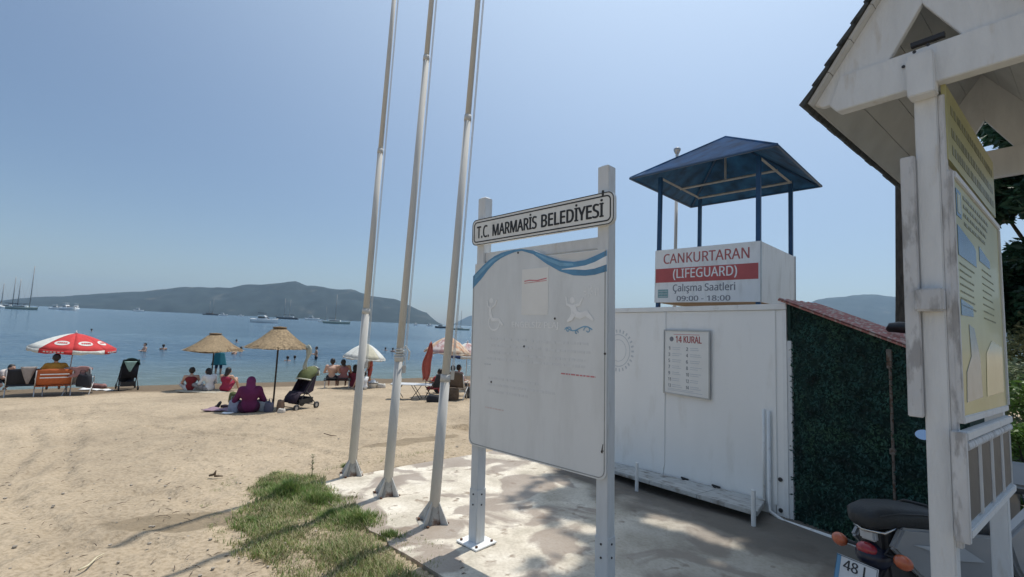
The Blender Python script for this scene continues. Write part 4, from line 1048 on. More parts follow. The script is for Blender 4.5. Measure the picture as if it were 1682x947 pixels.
def big_tree():
    b = at(1481, 545, 6.9); base = Vector((b.x, b.y, zt(b.x, b.y)))
    t = thing('shade_tree', base, 'tall tree whose slim dark trunk stands just left of the kiosk post', 'tree')
    top = at(1481, 300, 6.9)-base
    pts = [(0, 0, -.2), (0, 0, 1.0), (top.x*.6, 0, 2.6), (top.x, 0, top.z), (top.x+.05, .1, 6.5), (.1, .2, 8.6), (0, .2, 10.2)]
    MB().tube(pts, [.12, .095, .085, .078, .075, .07, .06], 12).build('trunk', BARK, t, smooth=True)
    R = random.Random(21); cl = []; 
    ends = [(-4.1, .9, 10.6), (-4.0, -.5, 10.5), (-3.7, 2.0, 11.0), (-3.5, -1.8, 10.7), (-2.9, .2, 11.0), (-2.9, 1.4, 11.2), (-2.7, 3.0, 11.6), (-2.3, -1.0, 11.0), (-2.2, -2.6, 11.2), (-1.8, .6, 11.3), (-1.6, 2.2, 11.7),
            (-1.2, -1.8, 11.4), (-.8, 3.3, 12), (-.6, -.4, 11.6), (-.5, 1.2, 11.9), (-.8, -3.2, 11.5), (.5, -2.2, 11.7), (.6, 2.4, 12.1), (.8, .2, 12), (1.6, -1.2, 12), (1.8, 1.2, 12.1), (-3.0, -3.2, 11.0), (.6, -3.8, 11.8), (2.2, -2.8, 12)]
    for e in ends:
        e = Vector(e); e.x += (1.7 if e.y > .5 else 1.3) if e.x < -2.5 else (.6 if e.x < -1 else 0)
        s0 = Vector((0, .2, R.uniform(8.6, 10.0))); mid = s0.lerp(e, .5)+Vector((R.uniform(-.3, .3), R.uniform(-.3, .3), .35))
        MB().tube([s0, mid, e], [.045, .03, .012], 6).build('limb', BARK, t, smooth=True)
        cl.append((tuple(e), R.uniform(.8, 1.1)))
        for k in range(2): cl.append((tuple(e+Vector((R.uniform(-.9, .9), R.uniform(-.9, .9), R.uniform(-.1, .6)))), R.uniform(.45, .8)))
    gaps = []  # crown opened on purpose where sun patches should fall on the paving
    for px, py, ra, rb, an in ((1135, 872, .50, .15, -.9), (1075, 862, .22, .08, -.8), (1222, 890, .10, .06, 0), (905, 800, .30, .12, .7), (860, 850, .34, .14, .6), (960, 870, .22, .12, -.6), (900, 905, .30, .13, .2), (850, 770, .8, .42, .7), (780, 800, .7, .5, .7), (930, 930, .2, .1, 1), (1180, 930, .10, .07, 0), (760, 900, .35, .35, 0)):
        q = gp(px, py); gaps.append((q.x, q.y, ra, rb, math.cos(an), math.sin(an)))
    leaves(cl, 95000, .09, LEAF, t, 5, gaps=gaps)
big_tree()

def leafy_tree(px, py, D, label, r, hts, mat, seed, n=12000, size=.07, tr=.09):
    b = at(px, py, D); base = Vector((b.x, b.y, zt(b.x, b.y)))
    t = thing('leafy_tree', base, label, 'tree', group=None)
    R = random.Random(seed); lo, hi = hts
    MB().tube([(0, 0, -.2), (.05, 0, lo*.6), (0, .1, lo+.4), (.1, 0, (lo+hi)/2), (0, 0, hi-.3)], [tr*1.2, tr, tr*.9, tr*.6, tr*.2], 9).build('trunk', BARK, t, smooth=True)
    cl = []
    for k in range(22):
        z = R.uniform(lo, hi); f = 1-abs((z-(lo+hi)/2)/((hi-lo)/2))**2*.5; a = R.uniform(0, 2*PI); q = r*f*R.uniform(.3, 1)
        e = Vector((q*math.cos(a), q*math.sin(a), z)); cl.append((tuple(e), R.uniform(.45, .75)*r*.6))
        if k < 12: MB().tube([(0, .05, max(lo*.7, z-.8)), e*.5+Vector((0, 0, z*.48)), e], [tr*.4, tr*.28, tr*.1], 5).build('limb', BARK, t)
    leaves(cl, n, size, mat, t, seed, flat=.8)
leafy_tree(1700, 560, 9.0, 'dark leafy tree beyond the kiosk at the right edge', 1.35, (2.3, 6.6), LEAFD, 31, 42000, .10)
leafy_tree(1790, 560, 8.0, 'second dark tree, farther right, at the very edge of the picture', 1.5, (2.3, 6.4), LEAFD, 32, 20000, .09)
def bush(px, py, D, r, h, mat, label, seed, n=5000, size=.04, name='bush'):
    b = at(px, py, D); base = Vector((b.x, b.y, zt(b.x, b.y)))
    t = thing(name, base, label, 'bush'); R = random.Random(seed); cl = []
    for k in range(12):
        e = Vector((R.uniform(-r, r)*.7, R.uniform(-r, r)*.7, R.uniform(.15, h)))
        cl.append((tuple(e), r*.45)); MB().tube([(0, 0, -.05), e*.6, e], [.018, .012, .005], 5).build('stem', BARK, t)
    leaves(cl, n, size, mat, t, seed, 'foliage', .8)
bush(1688, 650, 5.6, .50, .95, LEAFB, 'bright green bush beside the kiosk rack at the right edge', 41, 6000, .035)
bush(1700, 720, 4.4, .42, .62, LEAFB, 'low bright bush in front, half cut by the right edge', 42, 4000, .03)
bush(1690, 500, 9.5, .9, 2.1, LEAFG, 'pale greyish shrub under the dark tree', 43, 6000, .06)
bush(1760, 560, 6.5, .8, 1.3, LEAFB, 'rounded green bush just outside the right edge', 44, 5000, .05)

# parked white car glimpsed beyond the kiosk
bush(1668, 760, 3.9, .30, .34, LEAFD, 'low dark plant at the foot of the kiosk at the right edge', 45, 2500, .03)
bush(1715, 600, 7.5, 1.0, 1.35, LEAFG, 'grey green shrub behind the bright bush at the right edge', 46, 7000, .05)
def parked_car():
    b = at(1690, 585, 14.0); g = Vector((b.x, b.y, zt(b.x, b.y)))
    t = thing('parked_car', g, 'white parked car glimpsed in the shade beyond the right edge of the kiosk', 'car', 1.9)
    wm = pm('car_paint', (.55, .56, .56), .25, .03, 4, coat=.5); gl = pm('car_glass', (.02, .025, .03), .08, .1, 3)
    prof = [(-2.1, .35), (-2.1, .75), (-1.9, .92), (-1.2, 1.0), (-.65, 1.42), (.75, 1.46), (1.45, 1.02), (2.0, .92), (2.12, .7), (2.12, .35)]
    MB().prism(prof, -.82, .82).build('body', wm, t, bevel=.05)
    for y in (-.825, .825): MB().prism([(-1.05, 1.02), (-.6, 1.36), (.02, 1.39), (.02, 1.02)], y-.004, y+.004).prism([(.08, 1.02), (.08, 1.39), (.7, 1.40), (1.25, 1.04)], y-.004, y+.004).build('window', gl, t)
    MB().prism([(1.42, 1.04), (.80, 1.44), (.83, 1.45), (1.46, 1.05)], -.7, .7).build('windscreen', gl, t)
    for x in (-1.35, 1.35):
        for y in (-.80, .80):
            w = MB().lathe([(0, -.1), (.30, -.1), (.33, -.06), (.33, .06), (.30, .1), (0, .1)], 20, Matrix.Translation((x, y, .33)) @ Matrix.Rotation(PI/2, 4, 'X')).build('wheel', DARK, t, smooth=False)
            MB().lathe([(0, -.11), (.18, -.11), (.2, -.08), (.2, .08), (.18, .11), (0, .11)], 14, Matrix.Translation((x, y, .33)) @ Matrix.Rotation(PI/2, 4, 'X')).build('rim', CABG, w)
    for y in (-.6, .6): MB().box(2.08, 2.14, y-.15, y+.15, .68, .80).build('headlight', FADEW, t, bevel=.02)
parked_car()

# ------------------------------------------------------------------ motorcycle
def motorcycle():
    yaw = math.radians(13)
    t = bpy.data.objects.new('motorcycle', None); COL.objects.link(t)
    Mr = Matrix.Rotation(yaw, 4, 'Z') @ Matrix.Rotation(math.radians(-6), 4, 'X')
    p = at(1424, 894, 2.58); k = Mr @ Vector((-.13, 0, .60))
    t.matrix_world = Matrix.Translation((p.x-k.x, p.y-k.y, .012)) @ Mr
    tag(t, 'grey motorcycle with a long black seat parked between kiosk and green hedge wall', 'motorcycle')
    PL = pm('grey_fairing', (.26, .27, .28), .3, .06, 5, coat=.5); PL2 = pm('light_fairing', (.42, .45, .48), .3, .05, 5, coat=.4)
    ST = pm('seat_vinyl', (.020, .023, .026), .55, .1, 20, .15, 60); RB = pm('tyre_rubber', (.02, .02, .02), .8, .2, 20)
    AM = pm('amber_lens', (.50, .12, .05), .25, .15, 30, coat=.5); RL = pm('red_lens', (.35, .02, .03), .2, .15, 30, coat=.5)
    CH = pm('chrome', (.6, .6, .6), .15, .05, 5, metal=1); NAVY = pm('navy_plastic', (.012, .016, .035), .3, .1, 8)
    # seat: rounded sections swept forward
    secs = [(-.16, .75, .05, .032), (-.13, .765, .095, .056), (-.03, .775, .115, .064), (.12, .765, .122, .066), (.30, .735, .122, .064), (.46, .705, .115, .058), (.60, .69, .10, .05), (.72, .69, .06, .04)]
    m = MB(); n = 16
    for x, z, w, h in secs:
        for j in range(n):
            a = 2*PI*j/n; ca, sa = math.cos(a), math.sin(a)
            m.v.append((x, w*math.copysign(abs(ca)**.7, ca), z+h*math.copysign(abs(sa)**.6, sa)))
    for i in range(len(secs)-1):
        for j in range(n): m.f.append((i*n+j, i*n+(j+1) % n, (i+1)*n+(j+1) % n, (i+1)*n+j))
    m.f.append(tuple(range(n))); m.f.append(tuple(range((len(secs)-1)*n, len(secs)*n)))
    m.build('seat', ST, t, smooth=True)
    for s_ in (-1, 1): MB().tube([(x, s_*w*.99, z+h*.42) for x, z, w, h in secs[1:-1]], .004, 5).build('seat_seam', DARK, t)
    MB().tube([(.24, .126, .71), (.24, .116, .79), (.24, .06, .818), (.24, -.06, .818), (.24, -.116, .79), (.24, -.126, .71)], .008, 6, squash=.5).build('seat_strap', DARK, t)
    MB().tube([(-.05, .09, .66), (-.10, .05, .62), (-.09, -.02, .60)], .005, 5).tube([(-.05, -.09, .66), (-.11, -.08, .60), (-.10, -.14, .595)], .005, 5).build('cable', DARK, t)
    for s in (-1, 1):
        q = MB(); pts = [(-.10, .64), (-.02, .735), (.30, .70), (.62, .66), (.66, .50), (.45, .36), (.28, .38), (.05, .50)]
        q.prism(pts, s*.085, s*.125).build('side_panel', PL, t, bevel=.012, smooth=False)
        MB().prism([(.02, .655), (.36, .62), (.50, .54), (.30, .56)], s*.126, s*.134).build('side_flash', PL2, t, bevel=.003)
    MB().box(-.10, .66, -.08, .08, .42, .72).build('inner_body', DARK, t, bevel=.02)
    # tail: lamp, indicators, rack, mudguard, plate
    MB().sphere((-.13, .0, .600), .05, 14, sx=.7, sy=1.15, sz=.75).build('tail_light', RL, t, smooth=True)
    MB().sphere((-.085, .0, .565), .078, 14, sx=1.1, sy=1.1, sz=.95).build('lamp_housing', NAVY, t, smooth=True)
    for s, nm in ((1, 0), (-1, 1)):
        MB().tube([(-.07, s*.04, .59), (-.10, s*.14, .595)], .011, 8).build('indicator_stalk', DARK, t)
        MB().sphere((-.115, s*.175, .595), .040, 14, sx=.75, sy=1.15, sz=.9).build('indicator', AM, t, smooth=True)
    MB().tube([(.05, .09, .745), (-.10, .08, .70), (-.14, 0, .70), (-.10, -.08, .70), (.05, -.09, .745)], .009, 8).build('grab_rail', CH, t, smooth=True)
    MB().box(-.125, -.07, -.045, .045, .645, .705).build('rail_badge', PL2, t, bevel=.01)
    MB().prism([(-.08, .56), (-.20, .40), (-.24, .38), (-.24, .35), (-.12, .36), (-.02, .52)], -.07, .07).build('mudguard', DARK, t, bevel=.01)
    PW = pm('plate_white', (.62, .63, .64), .4, .05, 10)
    Mp = Matrix.Translation((-.225, 0, .475)) @ Matrix.Rotation(-PI/2, 4, 'Z') @ Matrix.Rotation(math.radians(-18), 4, 'X')
    pl = MB().box(-.115, .115, -.004, .002, -.075, .075).build('licence_plate', PW, t, bevel=.001); pl.matrix_local = Mp
    MB().box(-.1145, -.088, -.0055, -.004, -.074, .074).build('blue_strip', BLUEP, pl)
    text('48 L', -.070, .075, .010, .060, -.0045, BLACK, pl, bold=.01)
    ribbon([(-.112, .071), (.112, .071), (.112, -.071), (-.112, -.071), (-.112, .071)], .003, -.0045, BLACK, pl, 'plate_border')
    # wheels
    for x in (.18, 1.40):
        M = Matrix.Translation((x, 0, .29)) @ Matrix.Rotation(PI/2, 4, 'X')
        ty = MB()
        for i in range(36):
            a = 2*PI*i/36; 
            for j in range(8):
                b_ = 2*PI*j/8; ty.v.append(tuple(M @ Vector(((.25+.04*math.cos(b_))*math.cos(a), (.25+.04*math.cos(b_))*math.sin(a), .04*math.sin(b_)))))
        for i in range(36):
            for j in range(8): ty.f.append((i*8+j, i*8+(j+1) % 8, ((i+1) % 36)*8+(j+1) % 8, ((i+1) % 36)*8+j))
        w = ty.build('wheel', RB, t, smooth=True)
        MB().lathe([(.21, -.02), (.225, -.02), (.225, .02), (.21, .02), (.21, -.02)], 30, M).build('rim', CH, w)
        for k in range(10):
            a = k*PI/5; MB().tube([M @ Vector((.03*math.cos(a), .03*math.sin(a), 0)), M @ Vector((.215*math.cos(a+.15), .215*math.sin(a+.15), 0))], .004, 5).build('spoke', CH, w)
        MB().lathe([(0, -.05), (.035, -.05), (.035, .05), (0, .05)], 14, M).build('hub', DARK, w)
    MB().tube([(.18, .09, .29), (.65, .09, .36)], .018, 8).tube([(.18, -.09, .29), (.65, -.09, .36)], .018, 8).build('swing_arm', DARK, t)
    for s in (-1, 1):
        MB().tube([(.18, s*.105, .30), (.30, s*.105, .62)], .022, 10).build('shock_absorber', CH, t)
        MB().tube([(1.40, s*.07, .29), (1.22, s*.07, .80)], .02, 10).build('fork_leg', CH, t)
        MB().tube([(1.17, s*.03, .98), (1.16, s*.18, 1.00), (1.10, s*.33, .98)], .012, 8).build('handlebar', DARK, t)
        MB().tube([(1.14, s*.22, .99), (1.09, s*.34, .975)], .018, 8).build('grip', ST, t)
        MB().prism([(.66, .66), (1.12, .90), (1.22, .84), (1.12, .48), (.98, .30), (.80, .34), (.70, .50)], s*.08, s*.15).build('leg_shield', PL, t, bevel=.015)
    MB().box(.55, 1.02, -.11, .11, .28, .50).build('engine', DARK, t, bevel=.03)
    MB().tube([(.80, -.13, .30), (.45, -.15, .27), (.30, -.16, .30), (-.12, -.17, .38)], [.018, .02, .04, .045], 12).build('exhaust', CH, t, smooth=True)
    MB().prism([(1.02, .88), (1.10, 1.02), (1.25, 1.0), (1.30, .88), (1.22, .80)], -.09, .09).build('headlight_cowl', PL, t, bevel=.02)
    MB().sphere((1.28, 0, .92), .06, 14, sx=.5).build('headlight', FADEW, t, smooth=True)
    MB().prism([(1.15, .60), (1.30, .62), (1.55, .58), (1.68, .42), (1.66, .42), (1.53, .555), (1.30, .59), (1.15, .57)], -.06, .06).build('front_mudguard', PL, t, bevel=.006)
    MB().tube([(.60, .13, .30), (.52, .24, .02)], .012, 8).build('side_stand', DARK, t)
    for s in (-1, 1): MB().tube([(.70, s*.1, .28), (.70, s*.25, .28)], .014, 8).build('foot_peg', ST, t)
    # mirrors, the left one caught in the open beside the kiosk post
    MIR = pm('mirror_glass', (.75, .80, .85), .05, .01, 3, metal=1)
    inv = t.matrix_world.inverted()
    for s, c in ((1, inv @ at(1518, 714, 3.12)), (-1, None)):
        c = Vector(c) if c is not None else Vector((1.10, -.36, 1.17))
        MB().tube([(1.13, s*.20, .99), (c.x-.01, (c.y+s*.20)/2, c.z-.08), (c.x+.006, c.y, c.z)], .006, 6).build('mirror_stem', DARK, t)
        Mm = Matrix.Translation(c) @ Matrix.Rotation(.45, 4, 'Z') @ Matrix.Rotation(-PI/2+.22, 4, 'Y')
        w = MB().lathe([(0, -.012), (.035, -.010), (.048, .0), (.048, .004), (0, .004)], 20, Mm, sx=.75, sy=1.05).build('mirror', DARK, t, smooth=False)
        MB().lathe([(0, .0048), (.044, .0048), (.044, .006), (0, .006)], 20, Mm, sx=.75, sy=1.05).build('mirror_glass', MIR, w)
motorcycle()

# ------------------------------------------------------------------ people
def meta(balls, res=.03):
    """one continuous surface grown over a chain of balls"""
    mb = bpy.data.metaballs.new('mb'); mb.resolution = res; mb.render_resolution = res; mb.threshold = .6
    for p, r in balls:
        e = mb.elements.new(); e.co = p; e.radius = r*1.32; e.stiffness = 2
    o = bpy.data.objects.new('mb', mb); COL.objects.link(o)
    bpy.context.view_layer.update()
    dg = bpy.context.evaluated_depsgraph_get(); me = bpy.data.meshes.new_from_object(o.evaluated_get(dg))
    COL.objects.unlink(o); bpy.data.objects.remove(o); bpy.data.metaballs.remove(mb)
    for p in me.polygons: p.use_smooth = True
    return me
def chain(a, b, ra, rb):
    a, b = Vector(a), Vector(b); n = max(2, int((b-a).length/(min(ra, rb)*.7))+1)
    return [(a.lerp(b, i/(n-1)), ra+(rb-ra)*i/(n-1)) for i in range(n)]
def mir(p): return (-p[0], p[1], p[2])
def person(name, loc, yaw, label, J, skin, hair='short', top=None, bottom=None, sleeves=.5, skirt=False, group=None, fat=1., scarf=None, hairmat=None, scale=1., cat='person'):
    """figure facing local +Y. J: pelvis, chest, neck, head and for each side shoulder, elbow, hand, knee, foot (right side; l* overrides for the left)"""
    t = thing(name, loc, label, cat, yaw, group, scale=scale)
    P = {k: Vector(v) for k, v in J.items()}
    for k in ('sh', 'el', 'ha', 'hip', 'kn', 'ft', 'toe'):
        if 'l'+k not in P and k in P: P['l'+k] = Vector(mir(P[k]))
    f = fat; B = []
    pel, che, nk, hd = P['pel'], P['che'], P['nk'], P['hd']
    torso = chain(pel+Vector((-.07, 0, 0)), pel+Vector((.07, 0, 0)), .115*f, .115*f)
    torso += chain(pel, che, .12*f, .13*f)+chain(che+Vector((-.08, 0, .02)), che+Vector((.08, 0, .02)), .115*f, .115*f)
    torso += chain(che, nk.lerp(che, .4), .12*f, .09*f)
    arms = []
    for s in ('', 'l'):
        torso += chain(P[s+'sh'], che.lerp(nk, .5), .062*f, .085*f)
        arms.append((P[s+'sh'], P[s+'el'], P[s+'ha']))
    B += torso + chain(nk-Vector((0, 0, .03)), hd-Vector((0, 0, .06)), .055, .052)
    for a, b_, c in arms: B += chain(a, b_, .056*f, .044*f)+chain(b_, c, .043*f, .029)
    for s in ('', 'l'):
        if s+'hip' in P: B += chain(P[s+'hip'], P[s+'kn'], .088*f, .06)+chain(P[s+'kn'], P[s+'ft'], .058, .037)+chain(P[s+'ft'], P[s+'toe'], .036, .026)
    B += [(hd, .098), (hd+Vector((0, .02, -.045)), .075), (hd+Vector((0, -.015, .03)), .098)]
    me = meta(B, .032)
    # hands with fingers, nose and ears join the one body mesh
    bm = bmesh.new(); bm.from_mesh(me); X = MB()
    for a, b_, c in arms:
        d = (c-b_).normalized(); side = d.cross(Vector((0, 0, 1)));
        side = side.normalized() if side.length > .1 else Vector((1, 0, 0)); nrm = side.cross(d)
        pal = c+d*.045
        X.tube([c-d*.01, c+d*.03, c+d*.075], [.026, .036, .032], 8, squash=.55)
        for k in range(4):
            r0 = c+d*.07+side*(.024-.016*k); ln = (.058, .068, .064, .05)[k]
            X.tube([r0, r0+d*ln*.55-nrm*.006, r0+d*ln*.9-nrm*.024], [.0085, .0075, .0055], 5)
        X.tube([c+d*.02+side*.03, c+d*.05+side*.055, c+d*.075+side*.06-nrm*.01], [.011, .010, .007], 5)
    up = Vector((0, 0, 1)); fw_ = Vector(J.get('face', (0, 1, 0))).normalized(); sd = fw_.cross(up).normalized()
    X.tube([hd+fw_*.085+up*.01, hd+fw_*.108-up*.022, hd+fw_*.088-up*.03], [.008, .013, .008], 6)
    for s in (-1, 1): X.sphere(hd+sd*s*.092-up*.008, .022, 8, sx=.45 if abs(sd.x) > .5 else 1, sy=1 if abs(sd.x) > .5 else .45, sz=1.3)
    m2 = bpy.data.meshes.new('x'); m2.from_pydata(X.v, [], X.f); m2.update()
    for p in m2.polygons: p.use_smooth = True
    bm.from_mesh(m2); bm.to_mesh(me); bm.free(); bpy.data.meshes.remove(m2)
    me.name = 'body'; mesh_child('body', me, skin, t)
    eyes = MB()
    for s in (-1, 1): eyes.sphere(hd+sd*s*.034+fw_*.084+up*.008, .011, 8)
    eyes.build('eyes', BLACK, t, smooth=True)
    MB().tube([hd+fw_*.089+sd*.022-up*.052, hd+fw_*.095-up*.054, hd+fw_*.089-sd*.022-up*.052], .005, 6).build('mouth', REDT, t)
    if top:
        C = [(p, r+.016) for p, r in torso]
        for a, b_, c in arms:
            C += chain(a, a.lerp(b_, min(1, sleeves*2)), .068*f, .060*f)
            if sleeves > .5: C += chain(b_, b_.lerp(c, (sleeves-.5)*2), .058*f, .045*f)
        if sleeves == 0: C = [(p, r+.014) for p, r in torso if p.z < che.z+.07]
        mesh_child('top', meta(C, .034), top, t)
    if bottom and 'hip' in P:
        C = chain(pel+Vector((-.07, 0, -.01)), pel+Vector((.07, 0, -.01)), .135*f, .135*f)
        L_ = 1.0 if skirt else .55
        for s in ('', 'l'):
            C += chain(P[s+'hip'], P[s+'kn'].lerp(P[s+'hip'], 0 if skirt else .25), .105*f, .082)
            if skirt: C += chain(P[s+'kn'], P[s+'ft'].lerp(P[s+'kn'], .25), .085, .07)
        mesh_child('bottoms', meta(C, .036), bottom, t)
    hm = hairmat or HAIR
    if scarf:
        mesh_child('headscarf', meta([(hd+Vector((0, -.012, .025)), .122), (hd+Vector((0, -.03, -.03)), .112), (hd+Vector((0, -.03, -.10)), .105), (nk+Vector((0, -.02, .0)), .13), (nk+Vector((0, -.04, -.07)), .15)], .03), scarf, t)
    elif hair:
        H_ = [(hd-fw_*.022+up*.028, .112), (hd-fw_*.045-up*.02, .098), (hd-fw_*.03+up*.05, .095)]
        if hair == 'long': H_ += chain(hd-fw_*.06-up*.05, nk-fw_*.10-up*.14, .085, .06)
        if hair == 'bun': H_ += [(hd-fw_*.10+up*.06, .055)]
        if hair == 'mid': H_ += chain(hd-fw_*.06-up*.05, nk-fw_*.07-up*.0, .085, .07)
        mesh_child('hair', meta(H_, .026), hm, t)
    return t
SITG = dict(pel=(0, 0, .13), che=(0, .03, .42), nk=(0, .05, .58), hd=(0, .07, .73), sh=(.18, .04, .53), el=(.27, .12, .30), ha=(.20, .34, .20), hip=(.10, .03, .12), kn=(.30, .38, .22), ft=(.12, .58, .07), toe=(.10, .70, .06))
KNEEUP = dict(SITG, kn=(.14, .40, .42), ft=(.13, .62, .06), toe=(.13, .76, .05), el=(.25, .22, .34), ha=(.10, .46, .38))
SITC = dict(pel=(0, 0, .42), che=(0, -.03, .72), nk=(0, -.02, .89), hd=(0, .0, 1.04), sh=(.19, -.02, .84), el=(.28, .04, .60), ha=(.24, .30, .58), hip=(.10, .03, .40), kn=(.14, .44, .44), ft=(.14, .48, .06), toe=(.15, .62, .05))
STAND = dict(pel=(0, 0, .90), che=(0, .02, 1.22), nk=(0, .02, 1.40), hd=(0, .04, 1.56), sh=(.18, .01, 1.34), el=(.24, -.02, 1.06), ha=(.22, .10, .84), hip=(.09, 0, .86), kn=(.11, .03, .48), ft=(.11, -.02, .08), toe=(.12, .12, .04))
def G(px, py): return gp(px, py)
def face_away(p): return math.atan2(-p.x, p.y)   # looking away from the camera
GR_S = 'people sitting and standing on the beach'

p = G(408, 677)
person('person', p, face_away(p), 'woman from behind in a purple headscarf and purple robe, sitting on the sand', dict(SITG, el=(.30, .10, .27), ha=(.22, .34, .16)), SKIN, top=cloth('purple', (.125, .012, .07)), bottom=cloth('dark_purple', (.07, .010, .045)), sleeves=.95, skirt=True, fat=1.32, scarf=cloth('plum', (.16, .02, .10)), scale=.98)
p = G(312, 643)
person('person', p, face_away(p)-.05, 'woman in a dark red bandeau top, leftmost of three sitting at the water', dict(SITG), SKIN2, hair='bun', top=cloth('maroon', (.20, .015, .02)), bottom=cloth('white_wrap', (.62, .62, .62)), sleeves=0, skirt=True, fat=1.08, scale=.98)
p = G(343, 643)
person('person', p, face_away(p)+.5, 'long haired person in a white shirt, middle of three sitting at the water', dict(SITG, hd=(0, .16, .68), nk=(0, .10, .56)), SKIN2, hair='long', top=cloth('white_shirt', (.68, .69, .70)), bottom=cloth('grey_print', (.30, .28, .28), .5), sleeves=.9, skirt=True)
p = G(369, 643)
person('person', p, face_away(p)-.5, 'woman in a crimson swimsuit half turned, rightmost of three sitting at the water', dict(KNEEUP, hd=(0.02, .10, .71)), SKIN2, hair='mid', top=cloth('crimson', (.30, .02, .06)), bottom=cloth('crimson', (.30, .02, .06)), sleeves=0)
p = G(357, 622)
t_ = person('person', p, face_away(p), 'person standing at the water edge wrapped in a teal towel', STAND, SKIN, hair='short', bottom=cloth('navy_trunks', (.02, .03, .08)), scale=.94)
m = MB(); TEAL = cloth('teal_towel', (.012, .13, .17))
for i in range(13):
    z = 1.42-i*.055
    for j in range(17):
        a = -PI/2+(j/16-.5)*PI*1.45; r = .21+.012*i+.02*math.sin(j*1.7)
        m.v.append((r*math.cos(a)*1.05, r*math.sin(a)*.75, z-.05*abs(j-8)/8))
for i in range(12):
    for j in range(16): m.f.append((i*17+j, i*17+j+1, (i+1)*17+j+1, (i+1)*17+j))
tw = m.build('towel', TEAL, None, smooth=True); tw.modifiers.new('s', 'SOLIDIFY').thickness = .02
tw.matrix_world = t_.matrix_world.copy(); tag(tw, 'teal towel wrapped round the person standing at the water edge', 'towel')

def folding_chair(p, yaw, label, seatmat, backmat, frame, w=.50, low=1.0, recl=.16, back=True, stripes=None, zs=.42, hb=.52):
    t = thing('beach_chair', p, label, 'chair', yaw, 'folding chairs on the beach')
    h = w/2; zs *= low
    for s in (-1, 1):
        MB().tube([(s*h, .24, 0), (s*h, -.20, zs+.20), (s*h, -.22, zs+.2)], .013, 8).build('leg', frame, t, smooth=True)
        MB().tube([(s*h, -.26, 0), (s*h, .24, zs+.02)], .013, 8).build('leg', frame, t, smooth=True)
        MB().tube([(s*h, -.16, zs), (s*h, -.16-recl, zs+hb)], .013, 8).build('back_upright', frame, t, smooth=True)
        MB().tube([(s*(h+.01), -.22, zs+.20), (s*(h+.01), .22, zs+.20), (s*h, .24, zs+.02)], .014, 8).build('armrest', frame, t, smooth=True)
    m = MB()
    for k, (y, dz) in enumerate([(-.18, 0), (-.08, -.03), (.04, -.04), (.16, -.02), (.24, .01)]): m.v += [(-h, y, zs+dz), (h, y, zs+dz)]
    for k in range(4): m.f.append((2*k, 2*k+1, 2*k+3, 2*k+2))
    o = m.build('seat', seatmat, t, smooth=True); o.modifiers.new('s', 'SOLIDIFY').thickness = .012
    if back:
        m = MB(); n = 6
        for k in range(n+1):
            f = k/n; 
            for x in (-h, -h*.4, h*.4, h): m.v.append((x, -.15-recl*f-.02*math.sin(f*PI)-(.015 if abs(x) < h else 0), zs+.02+hb*f+(.03*math.cos(x/h*PI/2) if k == n else 0)))
        for k in range(n):
            for j in range(3): m.f.append((k*4+j, k*4+j+1, k*4+4+j+1, k*4+4+j))
        o = m.build('backrest', backmat, t, smooth=True); o.modifiers.new('s', 'SOLIDIFY').thickness = .012
        if stripes:
            for z in stripes: MB().box(-h*.8, h*.8, -.18-recl*z-.03, -.18-recl*z-.02, zs+hb*z, zs+hb*z+.03).build('stripe', FADEW, t)
    return t
FRW = pm('white_tube', (.6, .6, .6), .35, .05, 8); FRD = pm('dark_tube', (.05, .05, .055), .4, .05, 8)
p = G(85, 650)
folding_chair(p, face_away(p)+.03, 'orange and red canvas beach chair with the man in it, under the red parasol', cloth('orange', (.50, .13, .04)), cloth('orange', (.50, .13, .04)), FRW, w=.80, zs=.34, hb=.47, stripes=(.72, .5))
person('person', p+Vector((0, 0, .10)), face_away(p), 'dark haired man from behind in a mustard shirt sitting in the orange beach chair', dict(SITC, pel=(0, .02, .42), che=(0, -.06, .72), nk=(0, -.08, .92), hd=(0, -.07, 1.07), el=(.33, .04, .66), ha=(.36, .30, .62)), SKIN, top=cloth('mustard', (.42, .21, .03)), bottom=cloth('indigo', (.025, .02, .06)), sleeves=.45, fat=1.15)
p = G(38, 651)
c1 = folding_chair(p, face_away(p), 'white framed chair with a black cover, left of the man under the red parasol', cloth('black', (.02, .022, .03)), cloth('black', (.02, .022, .03)), FRW, w=.80, zs=.36, hb=.46)
def back(p, d): return Vector((p.x, p.y, 0)).normalized()*(-d)
def drape(loc, yaw, w, top, bot, mat, name, label, pointed=True, dep=.02):
    m = MB(); n = 8
    for i in range(n+1):
        f = i/n; ww = w*(1-f*.9 if pointed else 1)
        for j in range(5): m.v.append(((j/4-.5)*ww*(1 if pointed else .75+.35*math.sin(i*.9+.4))+(0 if pointed else .035*math.sin(i*.7)), -dep-.018*math.sin(j*2.4+i*.5), top-(top-bot)*f-(0 if pointed else .02*math.sin(j*1.9))))
    for i in range(n):
        for j in range(4): m.f.append((i*5+j, i*5+j+1, (i+1)*5+j+1, (i+1)*5+j))
    o = m.build(name, mat, None, smooth=True); o.modifiers.new('s', 'SOLIDIFY').thickness = .01
    o.matrix_world = Matrix.Translation(loc) @ Matrix.Rotation(yaw, 4, 'Z'); tag(o, label, 'towel'); return o
fa = face_away(p)
drape(p+back(p, .34)+Vector((.06, 0, 0)), fa, .36, .93, .42, cloth('taupe', (.36, .31, .28)), 'draped_towel', 'taupe towel hanging in a point over the back of the black covered chair')
p = G(127, 648)
folding_chair(p, face_away(p)-.2, 'folding chair with grey towel and bag, right of the man under the red parasol', cloth('greytowel', (.34, .33, .33)), cloth('greytowel', (.34, .33, .33)), FRW, w=.62, zs=.36, hb=.5)
